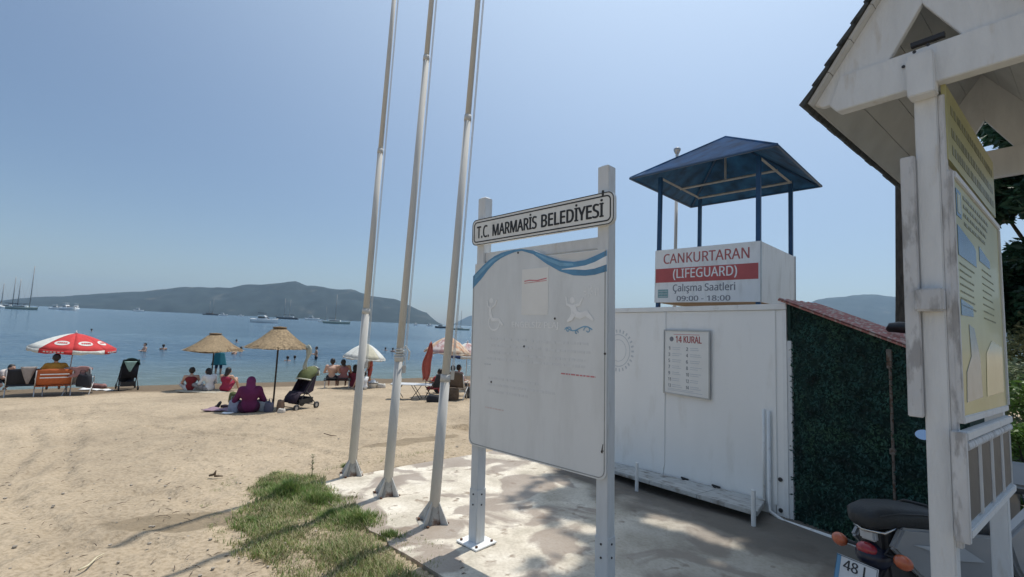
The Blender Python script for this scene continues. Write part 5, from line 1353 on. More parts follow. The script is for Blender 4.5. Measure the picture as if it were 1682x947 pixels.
def bag(loc, label, mat, w=.36, h=.34, d=.2, yaw=0, name='beach_bag', handles=True, cat='bag'):
    t = thing(name, loc, label, cat, yaw); m = MB(); n = 16; R = random.Random(int(w*999)+int(loc[0]*77))
    prof = [(.0, 0), (.92, 0), (1.0, .12), (1.02, .5), (.92, .85), (.80, 1.0), (.72, 1.0), (.70, .9), (0, .86)]
    for r, z in prof:
        for j in range(n):
            a = 2*PI*j/n; k = 1+.06*noise.noise((j*.9, z*4, loc[0])); m.v.append((r*k*w/2*math.copysign(abs(math.cos(a))**.7, math.cos(a)), r*k*d/2*math.copysign(abs(math.sin(a))**.7, math.sin(a)), z*h*(1+.05*math.sin(j*1.3))))
    for i in range(len(prof)-1):
        for j in range(n): m.f.append((i*n+j, i*n+(j+1) % n, (i+1)*n+(j+1) % n, (i+1)*n+j))
    m.build('bag_body', mat, t, smooth=True)
    if handles:
        for s in (-1, 1): MB().tube([(-w*.22, s*d*.33, h*.95), (-w*.15, s*d*.36, h*1.35), (w*.15, s*d*.36, h*1.35), (w*.22, s*d*.33, h*.95)], .008, 6).build('handle', mat, t)
    return t
BK = cloth('black', (.02, .022, .03))
bag(p+back(p, .30)+Vector((.16, 0, .30)), 'black bag slung on the back of the chair right of the man', BK, .42, .38, .22)
m_ = drape(p+back(p, .36), fa, .5, .92, .60, cloth('dusty_pink', (.36, .19, .18)), 'draped_towel', 'dusty pink and grey towel over the chair right of the man', False, .0)
p = G(-4, 642)
person('person', p, -PI/2-.1, 'dark haired child bending forward at the very left edge', dict(KNEEUP, pel=(0, 0, .45), che=(0, .22, .62), nk=(0, .34, .70), hd=(0, .44, .80), sh=(.15, .30, .66), el=(.2, .40, .48), ha=(.12, .55, .50), hip=(.09, .02, .42), kn=(.12, .25, .22), ft=(.12, .05, .06), toe=(.12, .18, .05)), SKIN2, top=cloth('pale_top', (.55, .5, .47)), bottom=BK, sleeves=.3, scale=1.0)

# couple on a low bench, seen from behind, and their neighbours
p = G(553, 637)
t = thing('beach_bench', p, 'low dark slatted bench under the two people with bare backs', 'bench', face_away(p))
for k in range(4): MB().box(-.50, .50, -.20+k*.1, -.12+k*.1, .30, .325).build('seat_slat', DARK, t, bevel=.003)
for x in (-.44, .44):
    for y in (-.17, .17): MB().tube([(x, y, 0), (x, y, .30)], .016, 8).build('leg', FRW, t)
MB().tube([(-.48, -.21, .40), (.48, -.21, .40)], .02, 8).build('rail', DARK, t)
BENCHJ = dict(SITC, pel=(0, 0, .42), kn=(.14, .42, .40), ft=(.14, .46, .05), toe=(.15, .60, .04), nk=(0, .03, .88), hd=(0, .07, 1.02))
r_ = Vector((math.cos(face_away(p)), math.sin(face_away(p)), 0))
person('person', p-r_*.22, face_away(p)-.1, 'bare backed man, left one of the couple on the dark bench', BENCHJ, SKIN2, bottom=BK, fat=1.15)
person('person', p+r_*.22, face_away(p)+.1, 'tanned person, right one of the couple on the dark bench', dict(BENCHJ, hd=(-.04, .06, .99)), SKIN, hair='mid', top=cloth('rose', (.30, .13, .13)), bottom=cloth('rose', (.30, .13, .13)), sleeves=0, fat=1.05)
p = G(581, 636)
person('person', p, face_away(p)-.2, 'person in a dark pink dress sitting just left of the first flagpole', KNEEUP, SKIN, hair='mid', top=cloth('dark_pink', (.24, .035, .06)), bottom=cloth('dark_pink', (.24, .035, .06)), sleeves=.3, scale=1.05)
p = G(606, 634)
person('person', p, face_away(p)+1.2, 'person in a red costume standing under the white parasol, just right of the first flagpole', dict(STAND), SKIN, hair='short', top=cloth('red_suit', (.36, .07, .06)), bottom=cloth('red_suit', (.36, .07, .06)), sleeves=0, scale=.78)
p = G(612, 637)
t = thing('white_bucket', p, 'round white tub with a dark rim beside the parasol pole', 'tub')
MB().lathe([(0, 0), (.15, 0), (.19, .22), (.20, .23), (.185, .24), (.14, .03), (0, .02)], 18).build('tub', FADEW, t, smooth=True)
MB().lathe([(.182, .19), (.20, .20), (.20, .225), (.186, .225)], 18).build('rim', DARK, t, smooth=True)
MB().sphere((0, 0, .24), .12, 12, sz=.8).build('cloth_heap', FADEW, t, smooth=True)
p = G(626, 637)
bag(p, 'small pale cloth bundle on the sand right of the white tub', cloth('pale_cloth', (.60, .57, .52)), .34, .17, .2, handles=False, name='cloth_bundle', cat='bundle')

# parasols
def parasol(p, label, D_, zr, zt_, segs, cols, val=.10, lean=0, pole_top=True, prof=None, yaw=0, pole_r=.016, droop=.0):
    t = thing('parasol', p, label, 'parasol', yaw, 'fabric parasols on the beach', lean=lean)
    MB().tube([(0, 0, -.15), (0, 0, zt_+.05)], pole_r, 8).build('pole', FRW, t, smooth=True)
    MB().lathe([(0, 0), (.03, 0), (.035, .03), (.012, .05), (.01, .09), (0, .09)], 10, Matrix.Translation((0, 0, zt_+.0))).build('finial', FRW, t, smooth=True)
    R_ = D_/2
    for k in range(segs):
        a0 = 2*PI*k/segs; a1 = 2*PI*(k+1)/segs; m = MB(); ni, nj = 6, 4
        for i in range(ni+1):
            f = i/ni; r = R_*f; z = zt_-(zt_-zr)*(f**1.5)
            for j in range(nj+1):
                g = j/nj; a = a0+(a1-a0)*g; sag = 1-.045*math.sin(g*PI)*f
                m.v.append((r*sag*math.cos(a), r*sag*math.sin(a), z-.03*math.sin(g*PI)*f*f))
        for i in range(ni):
            for j in range(nj): m.f.append((i*(nj+1)+j, i*(nj+1)+j+1, (i+1)*(nj+1)+j+1, (i+1)*(nj+1)+j))
        mt = cols[k % len(cols)]
        o = m.build('canopy_panel', mt[0], t, smooth=True); o.modifiers.new('s', 'SOLIDIFY').thickness = .004
        v = MB()
        for j in range(nj+1):
            g = j/nj; a = a0+(a1-a0)*g; sag = 1-.045*math.sin(g*PI)
            v.v += [(R_*sag*math.cos(a), R_*sag*math.sin(a), zr-.03*math.sin(g*PI)), (R_*sag*1.01*math.cos(a), R_*sag*1.01*math.sin(a), zr-val-.02*math.sin(j*2.2))]
        for j in range(nj): v.f.append((2*j, 2*j+1, 2*j+3, 2*j+2))
        o = v.build('valance', mt[1], t, smooth=True); o.modifiers.new('s', 'SOLIDIFY').thickness = .004
        a = a0; MB().tube([(R_*f*math.cos(a), R_*f*math.sin(a), zt_-(zt_-zr)*(f**1.5)-.012) for f in (0.02, .3, .6, .85, 1)], .005, 5).build('rib', FRD, t)
        MB().tube([(0, 0, zt_-.45), (R_*.5*math.cos(a), R_*.5*math.sin(a), zt_-(zt_-zr)*(.5**1.5)-.015)], .004, 5).build('stretcher', FRD, t)
        if len(mt) > 2 and mt[2]:
            am = (a0+a1)/2
            m = MB()
            def on(u, f):
                a = am+u; r = R_*f*(1-.045*math.sin(.5*PI)*f); z = zt_-(zt_-zr)*(f**1.5)-.03*f*f+.012; return (r*math.cos(a), r*math.sin(a), z)
            c0 = len(m.v)
            for j in range(16): b_ = 2*PI*j/16; m.v.append(on(.26*math.cos(b_), .70+.10*math.sin(b_)))
            m.f.append(tuple(range(16))); m.build('printed_oval', mt[2], t)
            m = MB()
            for q in range(5):
                u = -.15+.07*q; m.add([on(u, .67), on(u+.045, .67), on(u+.045, .73), on(u, .73)], [(0, 1, 2, 3)])
                for w in m.v[-4:]: pass
            m.v = [(x, y, z+.006) for x, y, z in m.v]; m.build('oval_mark', mt[3], t)
            v = MB()
            for q in range(6):
                u = -.27+.085*q; rr = R_*1.0
                v.add([(rr*math.cos(am+u), rr*math.sin(am+u), zr-.055), (rr*math.cos(am+u+.055), rr*math.sin(am+u+.055), zr-.055), (rr*math.cos(am+u+.055), rr*math.sin(am+u+.055), zr-.095), (rr*math.cos(am+u), rr*math.sin(am+u), zr-.095)], [(0, 1, 2, 3)])
            v.build('valance_mark', mt[2], t, kind='stuff')
    return t
RD = cloth('parasol_red', (.52, .035, .035)); WH = cloth('parasol_white', (.62, .62, .58)); 
p = G(108, 646)
def hpx(px, py, P): return at(px, py, P.y).z-P.z
parasol(p, 'big red and white parasol with white ovals, over the man in the orange chair', 148/760*p.y*.72, hpx(108, 569, p), hpx(110, 546, p), 8, [(RD, RD, WH, RD), (WH, WH, None), (RD, RD, WH, RD), (RD, WH, WH, RD)], val=.13, yaw=-.05, lean=.05)
p = G(592, 636)
CRM = cloth('parasol_cream', (.50, .47, .36)); 
parasol(p, 'white parasol behind the first flagpole, over the couple on the bench', 70/760*p.y*.95, hpx(592, 586, p), hpx(592, 563, p), 8, [(WH, WH, None), (WH, WH, None), (CRM, WH, None), (WH, WH, None)], val=.08, yaw=.3, lean=.06)
PAT = pm('cloth_orange_pattern', (.46, .27, .17), .85, .25, 8, .1, 20, col2=(.55, .46, .36), mask_scale=6, mask_lo=.45, mask_hi=.55)
PNK = pm('cloth_pink_pattern', (.42, .25, .24), .85, .25, 8, .1, 20, col2=(.58, .50, .48), mask_scale=7, mask_lo=.45, mask_hi=.55)
p = G(728, 650)
parasol(p, 'orange and cream patterned parasol behind the third flagpole', 72/760*p.y*1.05, hpx(725, 577, p), hpx(727, 552, p), 8, [(PAT, PAT, None), (PAT, PAT, None), (PNK, PAT, None)], val=.05, yaw=.1, lean=.04)
p = G(764, 641)
NV = cloth('parasol_navy', (.03, .05, .14))
parasol(p, 'pink, white and navy parasol close to the left post of the notice board', 46/760*p.y*1.2, hpx(764, 582, p), hpx(764, 562, p), 8, [(PNK, NV, None), (WH, NV, None), (PNK, WH, None)], val=.13, yaw=.5)

# straw parasols
STRAW = pm('straw', (.34, .25, .15), .9, .4, 25, .4, 50); STRAWD = pm('dark_straw', (.17, .11, .055), .9, .4, 25, .4, 50)
def straw_parasol(p, label, D_, zr, zt_, seed, lean=0):
    t = thing('straw_parasol', p, label, 'parasol', 0, 'straw parasols', lean=lean)
    MB().tube([(0, 0, -.15), (0, 0, zt_)], .022, 8).build('pole', BARK, t, smooth=True)
    R_ = D_/2; R = random.Random(seed); m = MB(); n = 40
    prof = [(0, 1), (.14, .99), (.24, .90), (.42, .62), (.62, .36), (.82, .14), (1.0, 0), (1.0, -.05), (.6, .25), (.2, .7), (0, .8)]
    h = zt_-zr
    for r, z in prof:
        for j in range(n):
            a = 2*PI*j/n; k = 1+.035*noise.noise((math.cos(a)*2.5, math.sin(a)*2.5, seed)); m.v.append((r*R_*k*math.cos(a), r*R_*k*math.sin(a), zr+z*h+.05*r*noise.noise((math.cos(a)*1.5, math.sin(a)*1.5, seed+5))))
    for i in range(len(prof)-1):
        for j in range(n): m.f.append((i*n+j, i*n+(j+1) % n, (i+1)*n+(j+1) % n, (i+1)*n+j))
    m.build('thatch_base', STRAWD, t, smooth=True)
    s1 = MB()
    for k in range(3400):
        a = R.uniform(0, 2*PI); f0 = R.uniform(.12, .92); f1 = min(1.02+R.random()**2*.10, f0+R.uniform(.12, .3))
        def z(f):
            for i in range(6):
                if prof[i][0] <= f <= prof[i+1][0]:
                    u = (f-prof[i][0])/(prof[i+1][0]-prof[i][0]); return prof[i][1]*(1-u)+prof[i+1][1]*u
            return -.02
        da = R.gauss(0, .06); w = R.uniform(.006, .014)
        A = Vector((f0*R_*math.cos(a), f0*R_*math.sin(a), zr+z(f0)*h+.012)); B_ = Vector((f1*R_*math.cos(a+da), f1*R_*math.sin(a+da), zr+z(min(1, f1))*h+R.uniform(.0, .03)-(.03 if f1 > 1 else 0)))
        nn = Vector((-math.sin(a), math.cos(a), 0))*w
        s1.add([A-nn, A+nn, B_+nn, B_-nn], [(0, 1, 2, 3)])
    s1.build('thatch', STRAW, t, kind='stuff')
    MB().lathe([(.12*R_/.7, 0), (.16*R_/.7, .0), (.15*R_/.7, .04), (0, .055)], 12, Matrix.Translation((0, 0, zt_-.01))).build('crown_cap', STRAWD, t, smooth=True)
    for k in range(8):
        a = k*PI/4; MB().tube([(0, 0, zr+h*.6), (R_*.9*math.cos(a), R_*.9*math.sin(a), zr-.01)], .012, 5).build('rib', BARK, t)
    return t
p2 = G(448, 671)
straw_parasol(p2, 'nearer, taller straw parasol between the purple clad woman and the olive pushchair', 97/760*p2.y*.96, hpx(446, 569, p2), hpx(447, 538, p2), 3)
p = G(345, 640)
straw_parasol(p, 'farther, lower straw parasol over the three people sitting at the water', 97/760*p.y*.84, hpx(346, 574, p), hpx(346, 548, p), 4)
# cloth hanging from the straw rim
drape(Vector((at(504, 600, p2.y).x, p2.y, p2.z)), 0, .13, hpx(500, 566, p2), hpx(505, 606, p2), cloth('sage_white', (.45, .48, .42)), 'hanging_cloth', 'pale cloth hanging from the right rim of the nearer straw parasol onto the pushchair', False)

# pushchairs
def pushchair(p, yaw, label, hood, shell, trim, towel=None, scale=1.):
    t = thing('pushchair', p, label, 'pushchair', yaw, 'pushchairs on the sand', scale=scale)
    for s in (-1, 1):
        for y in (-.30, .34):
            M = Matrix.Translation((s*.24, y, .085)) @ Matrix.Rotation(PI/2, 4, 'Y')
            w = MB().lathe([(.05, -.018), (.085, -.016), (.085, .016), (.05, .018), (.05, -.018)], 16, M).build('wheel', DARK, t, smooth=True)
            MB().lathe([(0, -.012), (.045, -.012), (.045, .012), (0, .012)], 12, M).build('hub', CABG, w)
        MB().tube([(s*.24, .34, .085), (s*.22, .02, .50), (s*.21, -.24, .84), (s*.20, -.36, .98)], .012, 8).build('frame_tube', DARK, t, smooth=True)
        MB().tube([(s*.24, -.30, .085), (s*.22, .04, .46)], .012, 8).build('frame_tube', DARK, t, smooth=True)
    MB().tube([(-.20, -.36, .98), (.20, -.36, .98)], .016, 8).build('push_bar', DARK, t, smooth=True)
    MB().tube([(-.24, -.30, .085), (.24, -.30, .085)], .010, 6).tube([(-.24, .34, .085), (.24, .34, .085)], .010, 6).build('axle', DARK, t)
    m = MB(); pr = [(-.30, .88), (-.22, .50), (-.04, .38), (.16, .40), (.26, .30), (.30, .18)]
    for y, z in pr: m.v += [(-.19, y, z), (.19, y, z)]
    for k in range(len(pr)-1): m.f.append((2*k, 2*k+1, 2*k+3, 2*k+2))
    o = m.build('seat_shell', shell, t, smooth=True); o.modifiers.new('s', 'SOLIDIFY').thickness = .05
    for s in (-1, 1): MB().prism([(-.29, .86), (-.20, .44), (.0, .36), (.12, .42), (.0, .62), (-.16, .86)], s*.185, s*.205, 'YZ').build('side_wing', shell, t, bevel=.005)
    m = MB(); n = 8
    for i in range(n+1):
        a = -.35+i/n*1.75; r = .34
        for j in range(9):
            b_ = PI*j/8; m.v.append((.215*math.cos(b_), -.26+.0+r*math.sin(a)*1.0*(.55+.45*math.sin(b_)), .70+r*math.cos(a)*(.35+.65*math.sin(b_))))
    for i in range(n):
        for j in range(8): m.f.append((i*9+j, i*9+j+1, (i+1)*9+j+1, (i+1)*9+j))
    o = m.build('hood', hood, t, smooth=True); o.modifiers.new('s', 'SOLIDIFY').thickness = .015
    for a in (-.35, 1.40):
        MB().tube([(.22*math.cos(PI*q/12), -.26+.35*math.sin(a)*(.55+.45*math.sin(PI*q/12)), .70+.35*math.cos(a)*(.35+.65*math.sin(PI*q/12))) for q in range(13)], .016, 8).build('hood_trim', trim, t, smooth=True)
    m = MB().box(-.18, .18, -.22, .20, .14, .16).prism([(-.24, .28), (-.20, .14), (.18, .14), (.22, .26)], -.18, -.17, 'YZ').prism([(-.24, .28), (-.20, .14), (.18, .14), (.22, .26)], .17, .18, 'YZ').box(-.18, .18, -.235, -.215, .14, .28); m.build('basket', DARK, t)
    MB().sphere((.04, .0, .24), .11, 10, sz=.7).build('basket_contents', shell, t, smooth=True)
    return t
OLV = cloth('olive', (.11, .13, .05)); AUB = cloth('aubergine', (.028, .018, .035)); 
p = G(492, 671)
pushchair(p, face_away(p)+2.35, 'olive hooded pushchair with a dark seat and pale trim, right of the nearer straw parasol', OLV, AUB, cloth('cream_trim', (.6, .6, .5)))
p = G(208, 640)
pushchair(p, face_away(p)+.12, 'dark green pushchair seen from behind at the water, with a mint muslin', cloth('bottle_green', (.012, .045, .05)), cloth('near_black', (.014, .016, .026)), cloth('bottle_green', (.012, .045, .05)), scale=1.12)
drape(p+back(p, .50)+Vector((.03, 0, 0)), face_away(p), .36, 1.06, .70, cloth('mint', (.30, .46, .42)), 'muslin', 'mint muslin cloth pointed over the back of the dark green pushchair', True)

# camp table and things round it
p = G(675, 655)
t = thing('camp_table', p, 'low camp table on crossed legs between the second and third flagpoles', 'table', .1)
MB().box(-.62, .62, -.25, .25, .44, .46).build('table_top', FRW, t, bevel=.004)
for x in (-.42, .16):
    for s in (-1, 1):
        MB().tube([(x-.15, s*.22, 0), (x+.15, s*.22, .44)], .011, 6).build('leg', DARK, t); MB().tube([(x+.15, s*.22, 0), (x-.15, s*.22, .44)], .011, 6).build('leg', DARK, t)
bag(p+Vector((-.48, 0, .46)), 'dark green bag standing on the left end of the camp table', cloth('bottle_green', (.03, .07, .06)), .24, .24, .16, handles=False)
pc = G(700, 655)
m = MB()
for i in range(11):
    z = hpx(705, 562, pc)-i*(hpx(705, 562, pc)-hpx(697, 624, pc))/10
    for j in range(7): a = PI*j/6; rr = (.03, .06, .075, .09, .105, .115, .12, .12, .11, .09, .06)[i]; m.v.append((rr*math.cos(a)-.014*i+.02*math.sin(i*.9), -.035*math.sin(a*4+i*.3), z-.03*math.sin(a*2.3+1)))
for i in range(10):
    for j in range(6): m.f.append((i*7+j, i*7+j+1, (i+1)*7+j+1, (i+1)*7+j))
o = m.build('hanging_towel', cloth('coral', (.44, .11, .085)), None, smooth=True); o.modifiers.new('s', 'SOLIDIFY').thickness = .02
o.location = (at(706, 600, pc.y).x, pc.y, pc.z); tag(o, 'coral red towel hanging from the rim of the patterned parasol', 'towel')
p = G(716, 654)
folding_chair(p, face_away(p)+.6, 'low folding chair with a red seat left of the third flagpole', cloth('chair_red', (.40, .05, .05)), cloth('chair_dark', (.05, .05, .06)), FRD, w=.5, zs=.33, hb=.42)
bag(G(713, 660), 'black bag in the shade on the sand beside the red seated folding chair', BK, .45, .2, .3, handles=False)
p = G(749, 656)
folding_chair(p, face_away(p)-.3, 'folding chair with a brown back right of the third flagpole', cloth('brown', (.12, .09, .07)), cloth('brown', (.12, .09, .07)), FRW, w=.55, zs=.36, hb=.45)
person('person', G(752, 650), face_away(p)-.9, 'dark haired person in a pale pink top sitting right of the third flagpole', dict(SITC), SKIN2, hair='short', top=cloth('pale_pink', (.50, .30, .30)), bottom=BK, sleeves=.4, scale=.88)
person('person', G(722, 646), face_away(G(722, 646))+.5, 'person in a red top low on the sand just left of the third flagpole', dict(KNEEUP), SKIN, hair='short', top=cloth('chair_red', (.40, .05, .05)), bottom=BK, sleeves=.3)
person('person', G(742, 648), face_away(G(742, 648))-.2, 'person in a navy top sitting just right of the third flagpole', dict(SITC), SKIN, hair='mid', top=cloth('parasol_navy', (.03, .05, .14)), bottom=BK, sleeves=.4, scale=.85)
person('person', G(598, 640), face_away(G(598, 640))+.7, 'child in a white shirt crouching by the white tub', dict(KNEEUP), SKIN2, hair='short', top=cloth('white_shirt', (.68, .69, .70)), bottom=BK, sleeves=.4, scale=.8)
bag(G(772, 653), 'black and white bag on the sand next to the left post of the notice board', cloth('black_white', (.12, .12, .12), .9), .36, .34, .22)
bag(G(742, 657), 'brown wicker basket right of the third flagpole', cloth('wicker', (.13, .09, .06), .4), .42, .36, .3, handles=False, name='wicker_basket', cat='basket')

# things round the woman in purple
def blanket(px, py, w, d, mat, label, yaw=0, seed=1, name='beach_towel', cat='towel', thick=.03):
    p = G(px, py); m = MB(); n = 10
    for i in range(n+1):
        for j in range(n+1):
            x = (i/n-.5)*w; y = (j/n-.5)*d; m.v.append((x, y, .03+.03*noise.noise((x*5, y*5, seed))+thick*max(0, noise.noise((x*9, y*9, seed+3)))))
    for i in range(n):
        for j in range(n): m.f.append((i*(n+1)+j, i*(n+1)+j+1, (i+1)*(n+1)+j+1, (i+1)*(n+1)+j))
    o = m.build(name, mat, None, smooth=True); o.modifiers.new('s', 'SOLIDIFY').thickness = .015
    o.matrix_world = Matrix.Translation(p) @ Matrix.Rotation(yaw, 4, 'Z'); tag(o, label, cat); return o
blanket(366, 675, .78, .40, cloth('lilac', (.26, .17, .22)), 'lilac towel spread left of the woman in purple', .1, 3)
blanket(374, 680, .22, .12, FADEW, 'small white sheet of paper on the sand in front of the lilac towel', .05, 5, 'paper_sheet', 'paper', .0)
t = thing('shoes', G(362, 671), 'dark sandal and sock heap on the lilac towel', 'shoes', .3)
MB().tube([(-.12, 0, .04), (-.06, 0, .06), (-.02, .01, .15), (.0, .01, .17)], [.03, .045, .035, .025], 8).build('shoe', BK, t, smooth=True)
MB().tube([(.0, .02, .05), (.10, .02, .06), (.2, .02, .05)], [.035, .045, .03], 8).build('shoe', AUB, t, smooth=True)
bag(G(384, 677), 'blue and white checked bag between the lilac towel and the woman in purple', cloth('pale_blue', (.30, .33, .44)), .26, .28, .18)
bag(G(383, 669)+Vector((0, 0, .12)), 'olive knapsack behind the checked bag', OLV, .24, .26, .18, handles=False)
bag(G(431, 675), 'translucent grey plastic bag right of the woman in purple', cloth('grey_plastic', (.36, .39, .41)), .34, .24, .24, handles=False, name='plastic_bag')
bag(G(441, 676), 'small dark bag at the foot of the straw parasol pole', cloth('slate', (.12, .12, .17)), .2, .22, .16)
bag(G(460, 675), 'brown box shaped bag between the parasol pole and the pushchair', cloth('tan_bag', (.25, .16, .11)), .16, .26, .14, handles=False)
bag(G(462, 678), 'small white bag lying on the sand in front of the pushchair wheel', cloth('white_bag', (.62, .58, .52)), .17, .10, .12, handles=False)
blanket(330, 644, 1.5, .5, cloth('mat_cream', (.42, .38, .30)), 'cream mat under the three people sitting at the water', .0, 8, 'beach_mat', 'mat')
bag(G(156, 637), 'low reddish bundle on a white tray at the foam line', cloth('reddish', (.22, .11, .10), .5), .8, .16, .3, handles=False, name='bundle', cat='bundle')
blanket(158, 641, 1.1, .22, FADEW, 'thin white tray under the reddish bundle at the foam line', .0, 9, 'tray', 'tray', .0)
for px, py, w, h, lb, mt in ((432, 623, .5, .10, 'dark driftwood lying on the wet sand under the straw parasol', BK), (468, 620, .9, .16, 'white boat shaped float on the wet sand left of the olive pushchair', FADEW)):
    bag(G(px, py), lb, mt, w, h, .3, handles=False, name='washed_up_item', cat='driftwood' if mt is BK else 'float')

# bathers
WAT = SEA
def bather(px, py, label, up=.35, skin=SKIN, hair='short', top=None, bottom=None, D_=None, turn=0., stand=False, scale=1.):
    d = ray(px, py); D = D_ if D_ else (SEA-EYE)/d.z
    w = at(px, py, D); w.z = SEA
    J = dict(STAND, el=(.26, .12, 1.08), ha=(.10, .30, 1.12), ft=(.11, -.02, .10), toe=(.12, .10, .06))
    sink = 1.67*scale-up
    person('bather', (w.x, w.y, SEA-sink), turn, label, J, skin, hair=hair, top=top, bottom=bottom or BK, sleeves=0, group='bathers in the sea', scale=scale)
bather(238, 577, 'bather waist deep in the sea, left one of a pair past the pushchair', .62, SKIN2, turn=2.6)
bather(268, 574, 'bather up to the chest, right one of a pair past the pushchair', .42, SKIN, turn=.6)
bather(150, 543.5, 'lone bather far out, only a dark head above the red parasol', .30, SKIN)
bather(385, 581, 'bather partly hidden by the rims of the two straw parasols', .42, SKIN, turn=1.3)
bather(396, 577, 'second bather beside the one between the two straw parasols', .40, SKIN, turn=1.6)
bather(388, 562, 'distant bather seen as a dark head above the gap between the straw parasols', .34, SKIN)
bather(472, 592, 'bather with only the dark head showing, between the straw parasol pole and the hanging cloth', .32, SKIN)
bather(519, 590, 'tanned bather standing hip deep in the sea to the right of the hanging cloth', .95, SKIN, turn=2.0)
bather(484, 590, 'bather\'s dark head just right of the lone head near the hanging cloth', .28, SKIN, turn=.4)
bather(661, 574, 'bather half hidden behind the second flagpole', .40, SKIN, turn=2.)
bather(633, 575, 'small dark head of a bather just right of the white parasol', .32, SKIN)
bather(645, 577, 'bather\'s head and shoulders just left of the second flagpole', .38, SKIN)

# ------------------------------------------------------------------ boats
HULLW = pm('boat_white', (.82, .83, .82), .35, .05, .6); HULLD = pm('boat_dark', (.06, .07, .085), .35, .1, .6); HULLG = pm('boat_green_white', (.30, .36, .32), .35, .1, .6)
WOODB = pm('varnished_wood', (.16, .085, .04), .4, .15, 1); CANV = pm('boat_canvas', (.05, .06, .09), .8, .1, 1); GLASSD = pm('boat_glass', (.03, .035, .04), .1, .1, 2); MASTM = pm('mast_paint', (.30, .30, .30), .4, .05, 1)
def hull_mesh(L_, B_, H_, sheer=.35, stern=.7):
    m = MB(); ns, nr = 16, 7
    for i in range(ns+1):
        f = i/ns; x = (f-.5)*L_
        wid = B_/2*(1-((f-.42)/.58)**2.4 if f > .42 else 1-(1-stern)*((.42-f)/.42)**2); wid = max(wid, .02)
        zs = H_*(1+sheer*(abs(f-.4)**2)*2.2)
        for j in range(nr):
            a = j/(nr-1); y = wid*(math.sin(a*PI/2)**.6); z = -.5*H_*(1-f*.3)+(zs+.5*H_*(1-f*.3))*(1-math.cos(a*PI/2))
            m.v.append((x+(f**3)*a*L_*.03, y, z))
        for j in range(nr):
            q = m.v[-nr if j == 0 else -nr-j+0] if False else None
    base = list(m.v); n0 = len(base)
    m.v += [(x, -y, z) for x, y, z in base]
    for i in range(ns):
        for j in range(nr-1):
            a = i*nr+j; m.f.append((a, a+1, a+nr+1, a+nr)); b_ = a+n0; m.f.append((b_, b_+nr, b_+nr+1, b_+1))
    for i in range(ns):      # deck
        a = i*nr+nr-1; m.f.append((a, a+nr, a+nr+n0, a+n0))
    m.f.append(tuple(range(nr))+tuple(n0+j for j in range(nr-1, 0, -1)))
    return m
def sea_at(px, D): r = ray(px, HB+HM*px); return Vector((r.x*D, D, SEA))
def sailboat(px, D, L_, label, masts, hull=HULLW, yaw=0., cabin=HULLW, awn=None, group='sailing boats at anchor', boomc=CANV, spread=True):
    p = sea_at(px, D); t = thing('sailing_boat', p, label, 'sailing boat', yaw, group)
    H_ = L_*.085; B_ = L_*.24
    hull_mesh(L_, B_, H_).build('hull', hull, t, smooth=True, weld=True)
    MB().box(-L_*.30, L_*.16, -B_*.28, B_*.28, H_*.9, H_*1.75).build('cabin', cabin, t, bevel=L_*.008)
    for s in (-1, 1): MB().box(-L_*.26, L_*.12, s*B_*.281, s*B_*.288, H_*1.2, H_*1.5).build('cabin_window', GLASSD, t)
    MB().tube([(L_*.48, 0, H_*1.5), (L_*.60, 0, H_*2.0)], L_*.005, 6).build('bowsprit', WOODB, t)
    for mx, mh in masts:
        MB().tube([(mx*L_, 0, H_), (mx*L_, 0, mh*L_)], [L_*.016, L_*.010], 8).build('mast', MASTM, t, smooth=True)
        MB().tube([(mx*L_, 0, H_*2.6), (mx*L_-L_*.24, 0, H_*2.5)], [L_*.012, L_*.009], 8).build('furled_sail', boomc, t)
        if spread: MB().tube([(mx*L_, -B_*.28, mh*L_*.58), (mx*L_, B_*.28, mh*L_*.58)], L_*.0025, 5).build('spreader', MASTM, t)
        for x2 in (mx*L_+L_*.30, mx*L_-L_*.28):
            MB().tube([(mx*L_, 0, mh*L_*.98), (max(-.49*L_, min(.58*L_, x2)), 0, H_*1.4)], L_*.0014, 4).build('stay', MASTM, t)
        for s in (-1, 1): MB().tube([(mx*L_, 0, mh*L_*.9), (mx*L_-.02*L_, s*B_*.46, H_*1.1)], L_*.0012, 4).build('shroud', MASTM, t)
    if awn: MB().box(-L_*.42, L_*.05, -B_*.36, B_*.36, H_*2.35, H_*2.55).build('awning', awn, t, bevel=L_*.004); [MB().tube([(x*L_, s*B_*.33, H_), (x*L_, s*B_*.33, H_*2.4)], L_*.002, 5).build('awning_post', MASTM, t) for x in (-.4, -.18, .03) for s in (-1, 1)]
    return t
